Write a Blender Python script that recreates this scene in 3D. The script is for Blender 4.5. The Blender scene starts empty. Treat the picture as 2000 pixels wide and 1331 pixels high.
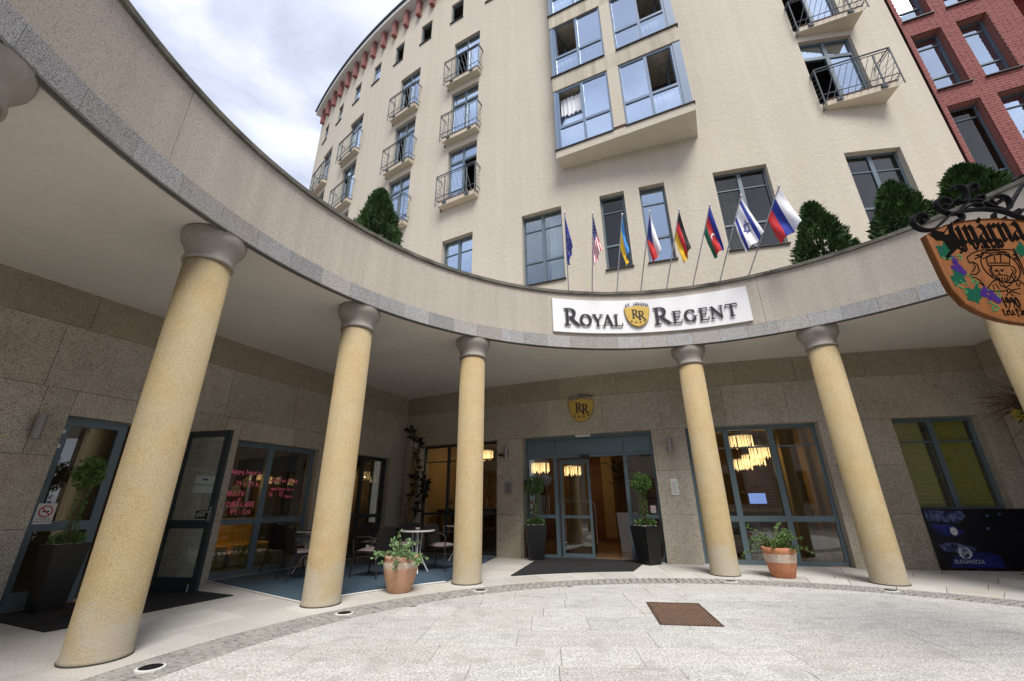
import bpy, math, random
from math import sin, cos, pi, radians, atan2, hypot
from mathutils import Vector, Matrix
random.seed(7)
scn = bpy.context.scene
col = scn.collection
# ------------------------------------------------------------------ camera
cam_d = bpy.data.cameras.new('camera'); cam = bpy.data.objects.new('camera', cam_d); col.objects.link(cam)
cam_d.sensor_width = 36; cam_d.lens = 0.8258 * 18; cam_d.clip_start = .05; cam_d.clip_end = 3000
TH, RO = 0.3681, -0.0094
_up = Vector((0, -sin(TH), cos(TH))); _fw = Vector((0, cos(TH), sin(TH))); _rt = Vector((1, 0, 0))
_r = _rt * cos(RO) + _up * sin(RO); _u = -_rt * sin(RO) + _up * cos(RO)
cam.matrix_world = Matrix(((_r.x, _u.x, -_fw.x, 0), (_r.y, _u.y, -_fw.y, 0), (_r.z, _u.z, -_fw.z, 1.2), (0, 0, 0, 1)))
scn.camera = cam
# ------------------------------------------------------------------ sky, sun, exposure
SUN_EL, SUN_AZ = radians(56), radians(169)          # azimuth clockwise from +Y: behind the camera
world = bpy.data.worlds.new('World'); scn.world = world; world.use_nodes = True
wn, wl = world.node_tree.nodes, world.node_tree.links
bg = wn['Background']; bg.inputs[1].default_value = 0.1
sky = wn.new('ShaderNodeTexSky'); sky.sky_type = 'NISHITA'; sky.sun_disc = False
sky.sun_elevation = SUN_EL; sky.sun_rotation = SUN_AZ; sky.dust_density = 2.0
tc = wn.new('ShaderNodeTexCoord'); mp = wn.new('ShaderNodeMapping'); mp.inputs['Scale'].default_value = (1.5, 1.5, 2.9)
mp.inputs['Location'].default_value = (.9, .15, .4)
wl.new(tc.outputs['Generated'], mp.inputs[0])
nz = wn.new('ShaderNodeTexNoise'); nz.inputs['Scale'].default_value = 1.7; nz.inputs['Detail'].default_value = 9; nz.inputs['Roughness'].default_value = .52; nz.inputs['Distortion'].default_value = .35
wl.new(mp.outputs[0], nz.inputs['Vector'])
cr = wn.new('ShaderNodeValToRGB'); e = cr.color_ramp.elements
e[0].position = .36; e[0].color = (1.75, 1.88, 2.3, 1); e[1].position = .64; e[1].color = (4.1, 4.25, 4.7, 1)
x = e.new(.47); x.color = (2.3, 2.48, 3.05, 1); x = e.new(.55); x.color = (3.1, 3.3, 3.95, 1)
wl.new(nz.outputs[0], cr.inputs[0])
mx = wn.new('ShaderNodeMixRGB'); mx.inputs[0].default_value = .88
wl.new(sky.outputs[0], mx.inputs[1]); wl.new(cr.outputs[0], mx.inputs[2]); wl.new(mx.outputs[0], bg.inputs[0])
sun_d = bpy.data.lights.new('sun', 'SUN'); sun = bpy.data.objects.new('sun', sun_d); col.objects.link(sun)
sun_d.energy = 1.5; sun_d.angle = radians(26); sun_d.color = (1, .965, .9)
sun.rotation_euler = (pi/2 - SUN_EL, 0, pi - SUN_AZ + 0); sun.location = (0, 0, 40)
_d = Vector((sin(SUN_AZ)*cos(SUN_EL), cos(SUN_AZ)*cos(SUN_EL), sin(SUN_EL))); sun.rotation_euler = _d.to_track_quat('Z', 'Y').to_euler()
vs = scn.view_settings; vs.view_transform = 'Standard'; vs.look = 'None'; vs.gamma = 1; vs.use_curve_mapping = False; vs.exposure = 1.45
scn.render.engine = 'CYCLES'; scn.cycles.use_denoising = True; scn.cycles.max_bounces = 8; scn.cycles.transparent_max_bounces = 16
scn.cycles.caustics_reflective = False; scn.cycles.caustics_refractive = False; scn.cycles.sample_clamp_indirect = 6

# ------------------------------------------------------------------ materials
MATS = {}
def mat(name, base, rough=.7, var=(), speck=(), bump=(), objvar=0, metal=0, emit=None, spec=.4, coord='world', streak=None, hue=0, splash=None):
    m = bpy.data.materials.new(name); m.use_nodes = True; n, l = m.node_tree.nodes, m.node_tree.links
    b = n['Principled BSDF']; b.inputs['Roughness'].default_value = rough; b.inputs['Metallic'].default_value = metal
    b.inputs['Specular IOR Level'].default_value = spec
    if coord == 'world':
        g = n.new('ShaderNodeNewGeometry'); vec = g.outputs['Position']
    else:
        g = n.new('ShaderNodeTexCoord'); vec = g.outputs['Object']
    rgb = n.new('ShaderNodeRGB'); rgb.outputs[0].default_value = (*base, 1); c = rgb.outputs[0]
    def noise(scale, detail=4, sc3=None):
        t = n.new('ShaderNodeTexNoise'); t.inputs['Scale'].default_value = scale; t.inputs['Detail'].default_value = detail
        v = vec
        if sc3:
            q = n.new('ShaderNodeMapping'); q.inputs['Scale'].default_value = sc3; l.new(vec, q.inputs[0]); v = q.outputs[0]
        l.new(v, t.inputs['Vector']); return t.outputs[0]
    def mix(c, fac, c2):
        k = n.new('ShaderNodeMixRGB'); l.new(fac, k.inputs[0]); l.new(c, k.inputs[1])
        k.inputs[2].default_value = (*c2, 1); return k.outputs[0]
    def rng(v, a, bb, lo, hi):
        r = n.new('ShaderNodeMapRange'); l.new(v, r.inputs[0])
        for i, q in enumerate((a, bb, lo, hi)): r.inputs[1+i].default_value = q
        return r.outputs[0]
    for vv in var:                                   # (scale, colour, amount[, detail, stretch])
        sc, c2, am = vv[:3]; f = noise(sc, vv[3] if len(vv) > 3 else 4, vv[4] if len(vv) > 4 else None)
        c = mix(c, rng(f, .38, .64, 0, am), c2)
    for sc, c2, th, am in speck:
        f = noise(sc, 1); c = mix(c, rng(f, th, th+.07, 0, am), c2)
    if splash:                                       # pale grey splash weathering low down, with a ragged edge
        sx = n.new('ShaderNodeSeparateXYZ'); l.new(vec, sx.inputs[0]); ad = n.new('ShaderNodeMath'); ad.operation = 'MULTIPLY_ADD'; l.new(noise(3.5, 6), ad.inputs[0]); ad.inputs[1].default_value = 1.3; l.new(sx.outputs['Z'], ad.inputs[2])
        c = mix(c, rng(ad.outputs[0], .75, 1.15, .75, 0), splash)
    if objvar or hue:
        o = n.new('ShaderNodeObjectInfo')
        if objvar:
            h_ = n.new('ShaderNodeHueSaturation'); l.new(rng(o.outputs['Random'], 0, 1, 1-objvar, 1+objvar), h_.inputs['Value']); l.new(c, h_.inputs['Color']); c = h_.outputs[0]
        if hue:
            w = n.new('ShaderNodeTexWhiteNoise'); w.noise_dimensions = '1D'; l.new(o.outputs['Random'], w.inputs['W'])
            c = mix(c, rng(w.outputs['Value'], .45, 1, 0, hue), (.56, .42, .24))
    l.new(c, b.inputs['Base Color'])
    prev = None
    for sc, st, *dd in bump:
        bp = n.new('ShaderNodeBump'); bp.inputs['Strength'].default_value = st; bp.inputs['Distance'].default_value = .02
        l.new(noise(sc, dd[0] if dd else 3), bp.inputs['Height'])
        if prev: l.new(prev, bp.inputs['Normal'])
        prev = bp.outputs[0]
    if prev: l.new(prev, b.inputs['Normal'])
    if emit:
        b.inputs['Emission Color'].default_value = (*emit[0], 1); b.inputs['Emission Strength'].default_value = emit[1]
    MATS[name] = m
    return m
def glass(name, boost, base, tint, refl=(1, 1, 1)):
    m = bpy.data.materials.new(name); m.use_nodes = True; n, l = m.node_tree.nodes, m.node_tree.links; n.clear()
    out = n.new('ShaderNodeOutputMaterial'); t = n.new('ShaderNodeBsdfTransparent'); g = n.new('ShaderNodeBsdfGlossy'); k = n.new('ShaderNodeMixShader')
    t.inputs[0].default_value = (*tint, 1); g.inputs['Roughness'].default_value = .01; g.inputs[0].default_value = (*refl, 1)
    f = n.new('ShaderNodeFresnel'); ge = n.new('ShaderNodeNewGeometry'); io = n.new('ShaderNodeMapRange'); io.inputs[3].default_value = 1.5; io.inputs[4].default_value = 1/1.5; l.new(ge.outputs['Backfacing'], io.inputs[0]); l.new(io.outputs[0], f.inputs[0])   # same reflectance on both faces of the pane
    a = n.new('ShaderNodeMath'); a.operation = 'MULTIPLY_ADD'; a.inputs[1].default_value = boost; a.inputs[2].default_value = base; a.use_clamp = True
    l.new(f.outputs[0], a.inputs[0]); l.new(a.outputs[0], k.inputs[0]); l.new(t.outputs[0], k.inputs[1]); l.new(g.outputs[0], k.inputs[2]); l.new(k.outputs[0], out.inputs[0])
    MATS[name] = m; return m
def emis(name, c, s): return mat(name, c, .5, emit=(c, s))
mat('ground', (.27, .255, .235), .95, var=[(3, (.1, .1, .09), .6)])
mat('paving', (.59, .585, .565), .8, var=[(2.2, (.53, .51, .46), .5), (.8, (.64, .64, .635), .6), (4, (.38, .37, .35), .55, 8, (1, 2.6, 1)), (9, (.48, .46, .42), .4, 6)], speck=[(62, (.20, .20, .20), .56, .8), (45, (.80, .79, .78), .55, .6), (95, (.16, .15, .15), .58, .7), (3.2, (.34, .33, .31), .60, .42), (22, (.22, .21, .2), .71, .7)], bump=[(90, .12)], objvar=.07, hue=.06)
mat('arcade_stone', (.56, .545, .515), .8, var=[(1.7, (.48, .46, .42), .6)], speck=[(85, (.2, .2, .2), .60, .65), (140, (.2, .19, .18), .62, .5)], bump=[(90, .1)], objvar=.10, hue=.12)
mat('sett', (.36, .35, .33), .85, var=[(14, (.19, .18, .17), .8), (4, (.40, .38, .34), .6)], speck=[(110, (.1, .1, .1), .6, .7)], bump=[(60, .4)])
mat('fascia_granite', (.33, .33, .33), .75, var=[(6, (.27, .265, .25), .4)], speck=[(105, (.07, .07, .075), .53, .8), (125, (.58, .58, .58), .56, .75)], bump=[(80, .15)], objvar=.16, hue=.16)
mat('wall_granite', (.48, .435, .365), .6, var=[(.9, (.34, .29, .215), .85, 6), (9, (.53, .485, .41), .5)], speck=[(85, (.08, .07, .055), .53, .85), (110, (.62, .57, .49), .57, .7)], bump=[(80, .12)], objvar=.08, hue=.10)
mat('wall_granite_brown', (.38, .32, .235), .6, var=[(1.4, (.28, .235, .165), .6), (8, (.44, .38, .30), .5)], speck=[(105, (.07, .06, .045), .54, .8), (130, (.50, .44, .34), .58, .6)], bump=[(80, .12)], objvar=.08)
mat('mortar', (.13, .12, .11), .95)
mat('plaster', (.535, .485, .405), .9, var=[(.35, (.57, .52, .435), .6), (1.3, (.58, .51, .40), .35, 6), (.9, (.45, .40, .32), .30, 6, (4, 4, .18))], speck=[(22, (.44, .38, .29), .58, .38), (50, (.66, .6, .49), .60, .4)], bump=[(9, .55, 8), (40, .45)])
mat('plaster_stained', (.54, .48, .39), .9, var=[(.8, (.30, .28, .20), .75, 7, (6, 6, .35)), (2.5, (.46, .41, .33), .5)], bump=[(13, .5, 6)])
mat('parapet_plaster', (.52, .47, .40), .9, var=[(.6, (.42, .38, .33), .6), (1.2, (.36, .32, .27), .45, 6, (5, 5, .22))], speck=[(65, (.27, .235, .19), .55, .55), (95, (.60, .55, .48), .57, .5)], bump=[(70, .3)])
mat('coping', (.12, .115, .10), .8, var=[(5, (.05, .048, .042), .8), (2, (.24, .23, .18), .5)], bump=[(30, .3)])
mat('soffit', (.70, .66, .59), .9, var=[(.5, (.54, .51, .45), .6), (4, (.66, .62, .56), .4), (14, (.56, .52, .46), .3)], bump=[(50, .08)])
mat('soffit_drip', (.10, .095, .09), .9)
mat('column_stucco', (.47, .36, .195), .92, var=[(1.3, (.46, .36, .19), .7), (5, (.41, .29, .13), .5), (2.0, (.43, .37, .26), .5)], speck=[(105, (.24, .175, .095), .56, .5), (150, (.2, .15, .09), .58, .45), (90, (.56, .46, .29), .58, .45)], bump=[(60, .4, 4), (110, .4)], splash=(.43, .395, .325))
mat('capital', (.31, .285, .25), .8, var=[(3, (.26, .23, .20), .6), (9, (.39, .35, .31), .4)], bump=[(30, .15)])
mat('dark_stain', (.07, .06, .05), .95)
mat('frame_blue', (.115, .165, .195), .45, var=[(2, (.10, .145, .17), .5)])
mat('frame_upper', (.11, .15, .185), .45)
mat('frame_bay', (.16, .225, .33), .4)
mat('frame_dark', (.03, .04, .045), .4)
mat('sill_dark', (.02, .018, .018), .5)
mat('steel', (.42, .44, .46), .4, metal=.85)
mat('rail', (.10, .12, .14), .55, spec=.25)
mat('slab_paint', (.60, .53, .42), .9, var=[(2, (.52, .46, .36), .5)], bump=[(30, .2)])
mat('deck_red', (.10, .035, .03), .8)
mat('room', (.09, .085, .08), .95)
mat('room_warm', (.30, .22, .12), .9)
mat('curtain', (.78, .79, .82), .9, emit=None)
mat('brick', (.27, .085, .078), .85, var=[(6, (.20, .06, .055), .7), (23, (.33, .13, .12), .6)], bump=[(60, .4)])
mat('brick_mortar', (.42, .33, .29), .95)
mat('eave', (.66, .65, .62), .8)
mat('black_metal', (.006, .006, .009), .6, spec=.12)
mat('white_sign', (.83, .82, .83), .35)
mat('letter_black', (.022, .022, .026), .4)
mat('gold', (.62, .43, .11), .35, metal=.45, var=[(4, (.5, .33, .07), .5)])
mat('gold_rim', (.28, .2, .07), .4, metal=.5)
mat('mat_black', (.018, .018, .02), .95, bump=[(250, .5)])
mat('carpet', (.055, .095, .14), 1, var=[(60, (.03, .06, .095), .7), (220, (.10, .15, .2), .6)], bump=[(200, .6)])
mat('trim_white', (.66, .66, .64), .5)
mat('rust_stud', (.24, .15, .10), .6, var=[(8, (.16, .10, .07), .8)])
mat('rust_iron', (.085, .05, .035), .75, var=[(8, (.05, .035, .028), .8), (30, (.14, .08, .05), .6)], bump=[(120, .4)])
mat('terracotta', (.50, .20, .10), .85, var=[(5, (.42, .16, .085), .7), (14, (.56, .27, .16), .5)], bump=[(40, .25)])
mat('terracotta_pale', (.52, .30, .19), .85, var=[(5, (.44, .24, .15), .7), (14, (.60, .38, .26), .5)], bump=[(40, .25)])
mat('lime_crust', (.55, .47, .38), .95, var=[(16, (.40, .22, .13), .8), (40, (.66, .6, .52), .6)], bump=[(50, .5)])
mat('soil', (.04, .03, .022), 1)
mat('planter_black', (.012, .012, .013), .4)
mat('pebble', (.66, .65, .62), .7, objvar=.1)
mat('leaf_dark', (.034, .085, .020), .7, var=[(9, (.018, .048, .012), .8), (3, (.06, .13, .028), .6)])
mat('leaf_mid', (.075, .155, .035), .55, var=[(14, (.045, .10, .025), .7), (40, (.13, .23, .06), .5)])
mat('leaf_pale', (.17, .29, .12), .6, var=[(14, (.09, .19, .06), .7), (40, (.30, .42, .22), .5)])
mat('leaf_black', (.012, .018, .012), .45)
mat('stem', (.10, .06, .035), .85)
mat('wicker', (.018, .012, .013), .7, bump=[(150, .6)])
mat('chair_frame', (.04, .034, .034), .5, metal=.2)
mat('cushion', (.33, .27, .27), .95, var=[(30, (.27, .22, .22), .6)])
mat('table_white', (.62, .62, .62), .4)
mat('wood', (.235, .08, .017), .6, var=[(2.5, (.15, .045, .009), .8, 5, (7, 7, .6)), (9, (.29, .115, .03), .5, 5, (9, 9, .5))], bump=[(30, .1)])
mat('wood_dark', (.17, .06, .02), .5, var=[(6, (.11, .04, .015), .7)])
mat('ink', (.006, .005, .005), .95, spec=.03)
mat('sign_green', (.006, .075, .045), .8, spec=.1)
mat('sign_green_line', (.02, .20, .07), .6)
mat('grape', (.045, .016, .15), .8, spec=.1)
mat('lamp_grey', (.30, .29, .30), .45, metal=.3)
mat('plastic_white', (.7, .7, .69), .4)
mat('plastic_black', (.02, .02, .02), .4)
mat('red_paint', (.5, .03, .02), .5)
mat('pink_pen', (.95, .20, .32), .6)
mat('lobby_floor', (.34, .22, .12), .15, var=[(.8, (.28, .17, .09), .6)])
mat('lobby_wall', (.36, .24, .11), .8, var=[(.7, (.4, .27, .12), .5)])
mat('lobby_ceiling', (.42, .34, .24), .8)
mat('wood_panel', (.16, .07, .025), .5, var=[(3, (.1, .04, .015), .7)])
mat('cafe_wall', (.055, .05, .04), .8)
mat('sofa', (.50, .34, .06), .8)
mat('screen', (.3, .4, .8), .4, emit=((.25, .4, 1), .35))
emis('lamp_glow', (1, .66, .30), .8)
emis('pendant_glow', (1, .45, .12), 4)
mat('blind', (.66, .57, .14), .85)
mat('poster_dark', (.006, .006, .010), .35)
mat('poster_blue', (.008, .010, .06), .35, var=[(5, (.02, .035, .24), .9)])
mat('poster_pale', (.11, .16, .34), .35, var=[(14, (.01, .012, .05), 1.0, 3)])
mat('poster_white', (.6, .62, .68), .4)
mat('flower_pink', (.5, .12, .18), .6); mat('flower_yellow', (.55, .42, .05), .6); mat('flower_white', (.45, .42, .42), .6); mat('leaf_lime', (.22, .33, .04), .6)
mat('green_mat', (.01, .10, .02), .95)
mat('far_roof', (.16, .07, .05), .85)
glass('glass_sky', 2.2, .42, (.86, .9, .95), (.72, .85, 1.0))
glass('glass_mid', 1.5, .14, (.7, .74, .74), (.85, .93, 1.0))
glass('glass_plain', 1.2, .035, (.82, .86, .85))
glass('glass_dim', .9, .03, (.45, .47, .42))
FLAGC = {'blue': (.012, .03, .25), 'dblue': (.01, .025, .16), 'sky': (.05, .24, .56), 'yellow': (.70, .46, .02), 'gold': (.62, .38, .02), 'red': (.47, .02, .025), 'white': (.76, .75, .78), 'black': (.012, .011, .012), 'green': (.01, .11, .06)}
for k, v in FLAGC.items(): mat('flag_' + k, v, .8)

# ------------------------------------------------------------------ mesh helpers
def obj(name, verts, faces, m, parent=None, loc=(0, 0, 0), rz=0, smooth=False, me=None):
    if me is None:
        me = bpy.data.meshes.new(name); me.from_pydata([tuple(v) for v in verts], [], faces); me.update()
        if smooth: me.polygons.foreach_set('use_smooth', [True]*len(me.polygons))
        if m: me.materials.append(MATS[m])
    o = bpy.data.objects.new(name, me); col.objects.link(o); o.parent = parent
    o.location = loc; o.rotation_euler = (0, 0, rz); return o
def empty(name, loc=(0, 0, 0), rz=0, parent=None):
    o = bpy.data.objects.new(name, None); col.objects.link(o); o.location = loc; o.rotation_euler = (0, 0, rz); o.parent = parent
    o.empty_display_size = .1; return o
def tag(o, label=None, cat=None, group=None, kind=None):
    if label: o['label'] = label
    if cat: o['category'] = cat
    if group: o['group'] = group
    if kind: o['kind'] = kind
    return o
def copy_tree(o, parent=None):
    c = o.copy(); col.objects.link(c); c.parent = parent
    for ch in list(o.children): copy_tree(ch, c)
    return c
class MB:
    def __init__(s): s.v, s.f = [], []
    def add(s, vs, fs):
        b = len(s.v); s.v += [tuple(v) for v in vs]; s.f += [tuple(b+i for i in f) for f in fs]; return s
    def box(s, x0, x1, y0, y1, z0, z1):
        return s.add([(x0, y0, z0), (x1, y0, z0), (x1, y1, z0), (x0, y1, z0), (x0, y0, z1), (x1, y0, z1), (x1, y1, z1), (x0, y1, z1)],
                     [(0, 3, 2, 1), (4, 5, 6, 7), (0, 1, 5, 4), (1, 2, 6, 5), (2, 3, 7, 6), (3, 0, 4, 7)])
    def cbox(s, x0, x1, y0, y1, z0, z1, c=.004):      # front (low y) edge chamfered
        return s.add([(x0+c, y0, z0+c), (x1-c, y0, z0+c), (x1-c, y0, z1-c), (x0+c, y0, z1-c), (x0, y0+c, z0), (x1, y0+c, z0), (x1, y0+c, z1), (x0, y0+c, z1), (x0, y1, z0), (x1, y1, z0), (x1, y1, z1), (x0, y1, z1)],
                     [(0, 1, 2, 3), (4, 5, 1, 0), (5, 6, 2, 1), (6, 7, 3, 2), (7, 4, 0, 3), (8, 9, 5, 4), (9, 10, 6, 5), (10, 11, 7, 6), (11, 8, 4, 7)])
    def prism(s, poly, z0, z1):
        n = len(poly)
        return s.add([(x, y, z0) for x, y in poly] + [(x, y, z1) for x, y in poly], [tuple(range(n-1, -1, -1)), tuple(range(n, 2*n))] + [(i, (i+1) % n, n+(i+1) % n, n+i) for i in range(n)])
    def vprism(s, poly, y0, y1):                      # polygon in xz, thickness along y
        n = len(poly)
        return s.add([(x, y0, z) for x, z in poly] + [(x, y1, z) for x, z in poly], [tuple(range(n)), tuple(range(2*n-1, n-1, -1))] + [(i, n+i, n+(i+1) % n, (i+1) % n) for i in range(n)])
    def tube(s, pts, r, n=6, cap=True):
        pts = [Vector(p) for p in pts]; rs = r if isinstance(r, (list, tuple)) else [r]*len(pts); b = len(s.v); up = Vector((0, 0, 1))
        for i, p in enumerate(pts):
            t = (pts[min(i+1, len(pts)-1)] - pts[max(i-1, 0)]).normalized()
            a = t.cross(up if abs(t.z) < .95 else Vector((1, 0, 0))).normalized(); c = a.cross(t)
            for k in range(n):
                q = p + (a*cos(2*pi*k/n) + c*sin(2*pi*k/n))*rs[i]; s.v.append(tuple(q))
        for i in range(len(pts)-1):
            for k in range(n): s.f.append((b+i*n+k, b+i*n+(k+1) % n, b+(i+1)*n+(k+1) % n, b+(i+1)*n+k))
        if cap: s.f.append(tuple(b+k for k in range(n-1, -1, -1))); e_ = b+(len(pts)-1)*n; s.f.append(tuple(e_+k for k in range(n)))
        return s
    def lathe(s, prof, n=32, cx=0, cy=0):
        b = len(s.v)
        for r, z in prof:
            for k in range(n): s.v.append((cx+r*cos(2*pi*k/n), cy+r*sin(2*pi*k/n), z))
        for i in range(len(prof)-1):
            for k in range(n): s.f.append((b+i*n+k, b+i*n+(k+1) % n, b+(i+1)*n+(k+1) % n, b+(i+1)*n+k))
        s.f.append(tuple(b+k for k in range(n-1, -1, -1))); e_ = b+(len(prof)-1)*n; s.f.append(tuple(e_+k for k in range(n)))
        return s
    def leaf(s, p, d, l, w, fold=.25):                # a folded leaf of two quads
        p = Vector(p); d = Vector(d).normalized(); a = d.cross(Vector((random.uniform(-1, 1), random.uniform(-1, 1), random.uniform(-1, 1)))).normalized(); nn = d.cross(a)
        m1, m2 = p + d*l*.5, p + d*l
        s.add([p, m1 + a*w*.5 + nn*w*fold, m2, m1 - a*w*.5 + nn*w*fold, m1], [(0, 4, 2, 1), (0, 3, 2, 4)]); return s
    def build(s, name, m, parent=None, loc=(0, 0, 0), rz=0, smooth=False): return obj(name, s.v, s.f, m, parent, loc, rz, smooth)
def text_obj(txt, size, depth, m, parent, loc, rz=0, name='lettering', align='CENTER', space=1.0, pitch=pi/2):
    c = bpy.data.curves.new('t', 'FONT'); c.body = txt; c.size = size; c.extrude = depth; c.align_x = align; c.space_character = space
    t = bpy.data.objects.new('t', c); col.objects.link(t); dg = bpy.context.evaluated_depsgraph_get(); dg.update()
    me = bpy.data.meshes.new_from_object(t.evaluated_get(dg)); bpy.data.objects.remove(t); bpy.data.curves.remove(c)
    me.transform(Matrix.Rotation(pitch, 4, 'X')); me.materials.clear(); me.materials.append(MATS[m])
    return obj(name, None, None, None, parent, loc, rz, me=me)
def rnd(a, b): return random.uniform(a, b)

# ------------------------------------------------------------------ layout of the place
CX, CY, RC = 2.1775, 2.6182, 6.009                     # centre of the round court, radius of the column ring
RF = 5.68                                              # radius of the canopy's face
FX, FY, FR = 14.4, 43.0, 34.92                         # centre and radius of the curved hotel front
def ring(a, r): a = radians(a); return (CX + r*sin(a), CY + r*cos(a))
def fr_front(s, off=0): ph = s/FR; return (FX + (FR+off)*sin(ph), FY - (FR+off)*cos(ph)), ph
LP = Vector((-8.92, 0)); LT = Vector((.4475, 1)).normalized(); LN = Vector((LT.y, -LT.x))
def fr_left(s, off=0): p = LP + LT*s + LN*off; return (p.x, p.y), atan2(LT.y, LT.x)
RP = Vector(fr_front(-4.7)[0]); RT = Vector((-.134, -.991)).normalized(); RN = Vector((RT.y, -RT.x))
def fr_right(s, off=0): p = RP + RT*s + RN*off; return (p.x, p.y), atan2(RT.y, RT.x)
S_CORNER_F = -18.22
_lo, _hi = -20.0, -16.0
for _ in range(50):
    S_CORNER_F = (_lo+_hi)/2
    if (Vector(fr_front(S_CORNER_F)[0])-LP).dot(LN) > 0: _hi = S_CORNER_F
    else: _lo = S_CORNER_F
#                                   # where the cafe wall meets the curved front
S_CORNER_L = (Vector(fr_front(S_CORNER_F)[0]) - LP).dot(LT)

# ------------------------------------------------------------------ ground
g = MB(); g.add([(-900, -900, -.035), (900, -900, -.035), (900, 900, -.035), (-900, 900, -.035)], [(0, 1, 2, 3)])
tag(g.build('ground', 'ground'), kind='structure')
def clip(poly, R):                                     # clip a polygon to a disc round the origin
    N = 72
    for k in range(N):
        nx, ny = cos(2*pi*k/N), sin(2*pi*k/N); out = []
        for i in range(len(poly)):
            a, b = poly[i], poly[(i+1) % len(poly)]; da, db = a[0]*nx+a[1]*ny-R, b[0]*nx+b[1]*ny-R
            if da <= 0: out.append(a)
            if (da < 0 < db) or (db < 0 < da): t = da/(da-db); out.append((a[0]+(b[0]-a[0])*t, a[1]+(b[1]-a[1])*t))
        poly = out
        if len(poly) < 3: return None
    return poly
court = tag(empty('forecourt', (CX, CY, 0)), kind='structure')
rot = radians(-4); row = -5.2
def slab(poly, parent, m, zt, name='paving_slab'):
    mb = MB(); n = len(poly); cx_ = sum(p[0] for p in poly)/n; cy_ = sum(p[1] for p in poly)/n; c = .0035
    top = []
    for x, y in poly:
        d = hypot(x-cx_, y-cy_) or 1; top.append((x-(x-cx_)/d*c*1.4, y-(y-cy_)/d*c*1.4, zt))
    mb.add([(x, y, zt-.035) for x, y in poly] + [(x, y, zt-c) for x, y in poly] + top,
           [tuple(range(2*n, 3*n))] + [(i, (i+1) % n, n+(i+1) % n, n+i) for i in range(n)] + [(n+i, n+(i+1) % n, 2*n+(i+1) % n, 2*n+i) for i in range(n)])
    return mb.build(name, m, parent)
GAPX, GAPY = 1.905-CX, 5.68-CY                         # iron cover sits here
while row < 5.1:
    dep = random.choice((.42, .48, .55)); x_ = -5.3 + rnd(0, .5)
    while x_ < 5.1:
        L = rnd(.55, 1.3); q = .0016
        p = [(x_+q, row+q), (x_+L-q, row+q), (x_+L-q, row+dep-q), (x_+q, row+dep-q)]
        p = [(a*cos(rot)-b*sin(rot), a*sin(rot)+b*cos(rot)) for a, b in p]
        p = clip(p, 5.02)
        if p and len(p) >= 3:
            A = abs(sum(p[i][0]*p[(i+1) % len(p)][1]-p[(i+1) % len(p)][0]*p[i][1] for i in range(len(p))))/2
            if A > .012: slab(p, court, 'paving', rnd(-.001, .001))
        x_ += L
    row += dep
# ring of granite setts
mb = MB(); rr = 5.035
for k in range(5):
    r0 = rr + k*.103; n = int(radians(225)*r0/.108)
    for i in range(n):
        a = -132 + 225*(i + .5*(k % 2))/n; da = 225/n; zz = rnd(-.004, .003); gap = .06
        pts = [ring(a+da*gap*rnd(.5, 2), r0+.005), ring(a+da*(1-gap*rnd(.5, 2)), r0+.005), ring(a+da*(1-gap*rnd(.5, 2)), r0+.098), ring(a+da*gap*rnd(.5, 2), r0+.098)]
        cx_ = sum(p[0] for p in pts)/4; cy_ = sum(p[1] for p in pts)/4
        tp = [(cx_+(x-cx_)*.84, cy_+(y-cy_)*.84, zz) for x, y in pts]
        mb.add([(x, y, -.034) for x, y in pts] + [(x, y, zz-.008) for x, y in pts] + tp, [(8, 9, 10, 11)] + [(j, (j+1) % 4, 4+(j+1) % 4, 4+j) for j in range(4)] + [(4+j, 4+(j+1) % 4, 8+(j+1) % 4, 8+j) for j in range(4)])
tag(mb.build('sett_ring', 'sett'), kind='structure')
# arcade paving: radial rows of slabs
arc = tag(empty('arcade_paving'), kind='structure')
for r0, r1, w in ((5.555, 6.2, .52), (6.2, 6.95, .85), (6.95, 7.75, .95), (7.75, 8.6, 1.05), (8.6, 9.6, 1.2), (9.6, 11.0, 1.4)):
    n = int(radians(196)*r0/w); o = rnd(0, 1)
    for i in range(n):
        a0 = -112 + 196*(i+o)/n; a1 = a0 + 196/n; q = degrees_q = math.degrees(.003/r0)
        if a0 > 78: continue
        pts = [ring(a0+q, r0+.003)] + [ring(a0+q, r1-.003), ring((a0+a1)/2, r1-.003), ring(a1-q, r1-.003)] + [ring(a1-q, r0+.003), ring((a0+a1)/2, r0+.003)]
        slab(pts[::-1], arc, 'arcade_stone', rnd(-.001, .001))
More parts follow.
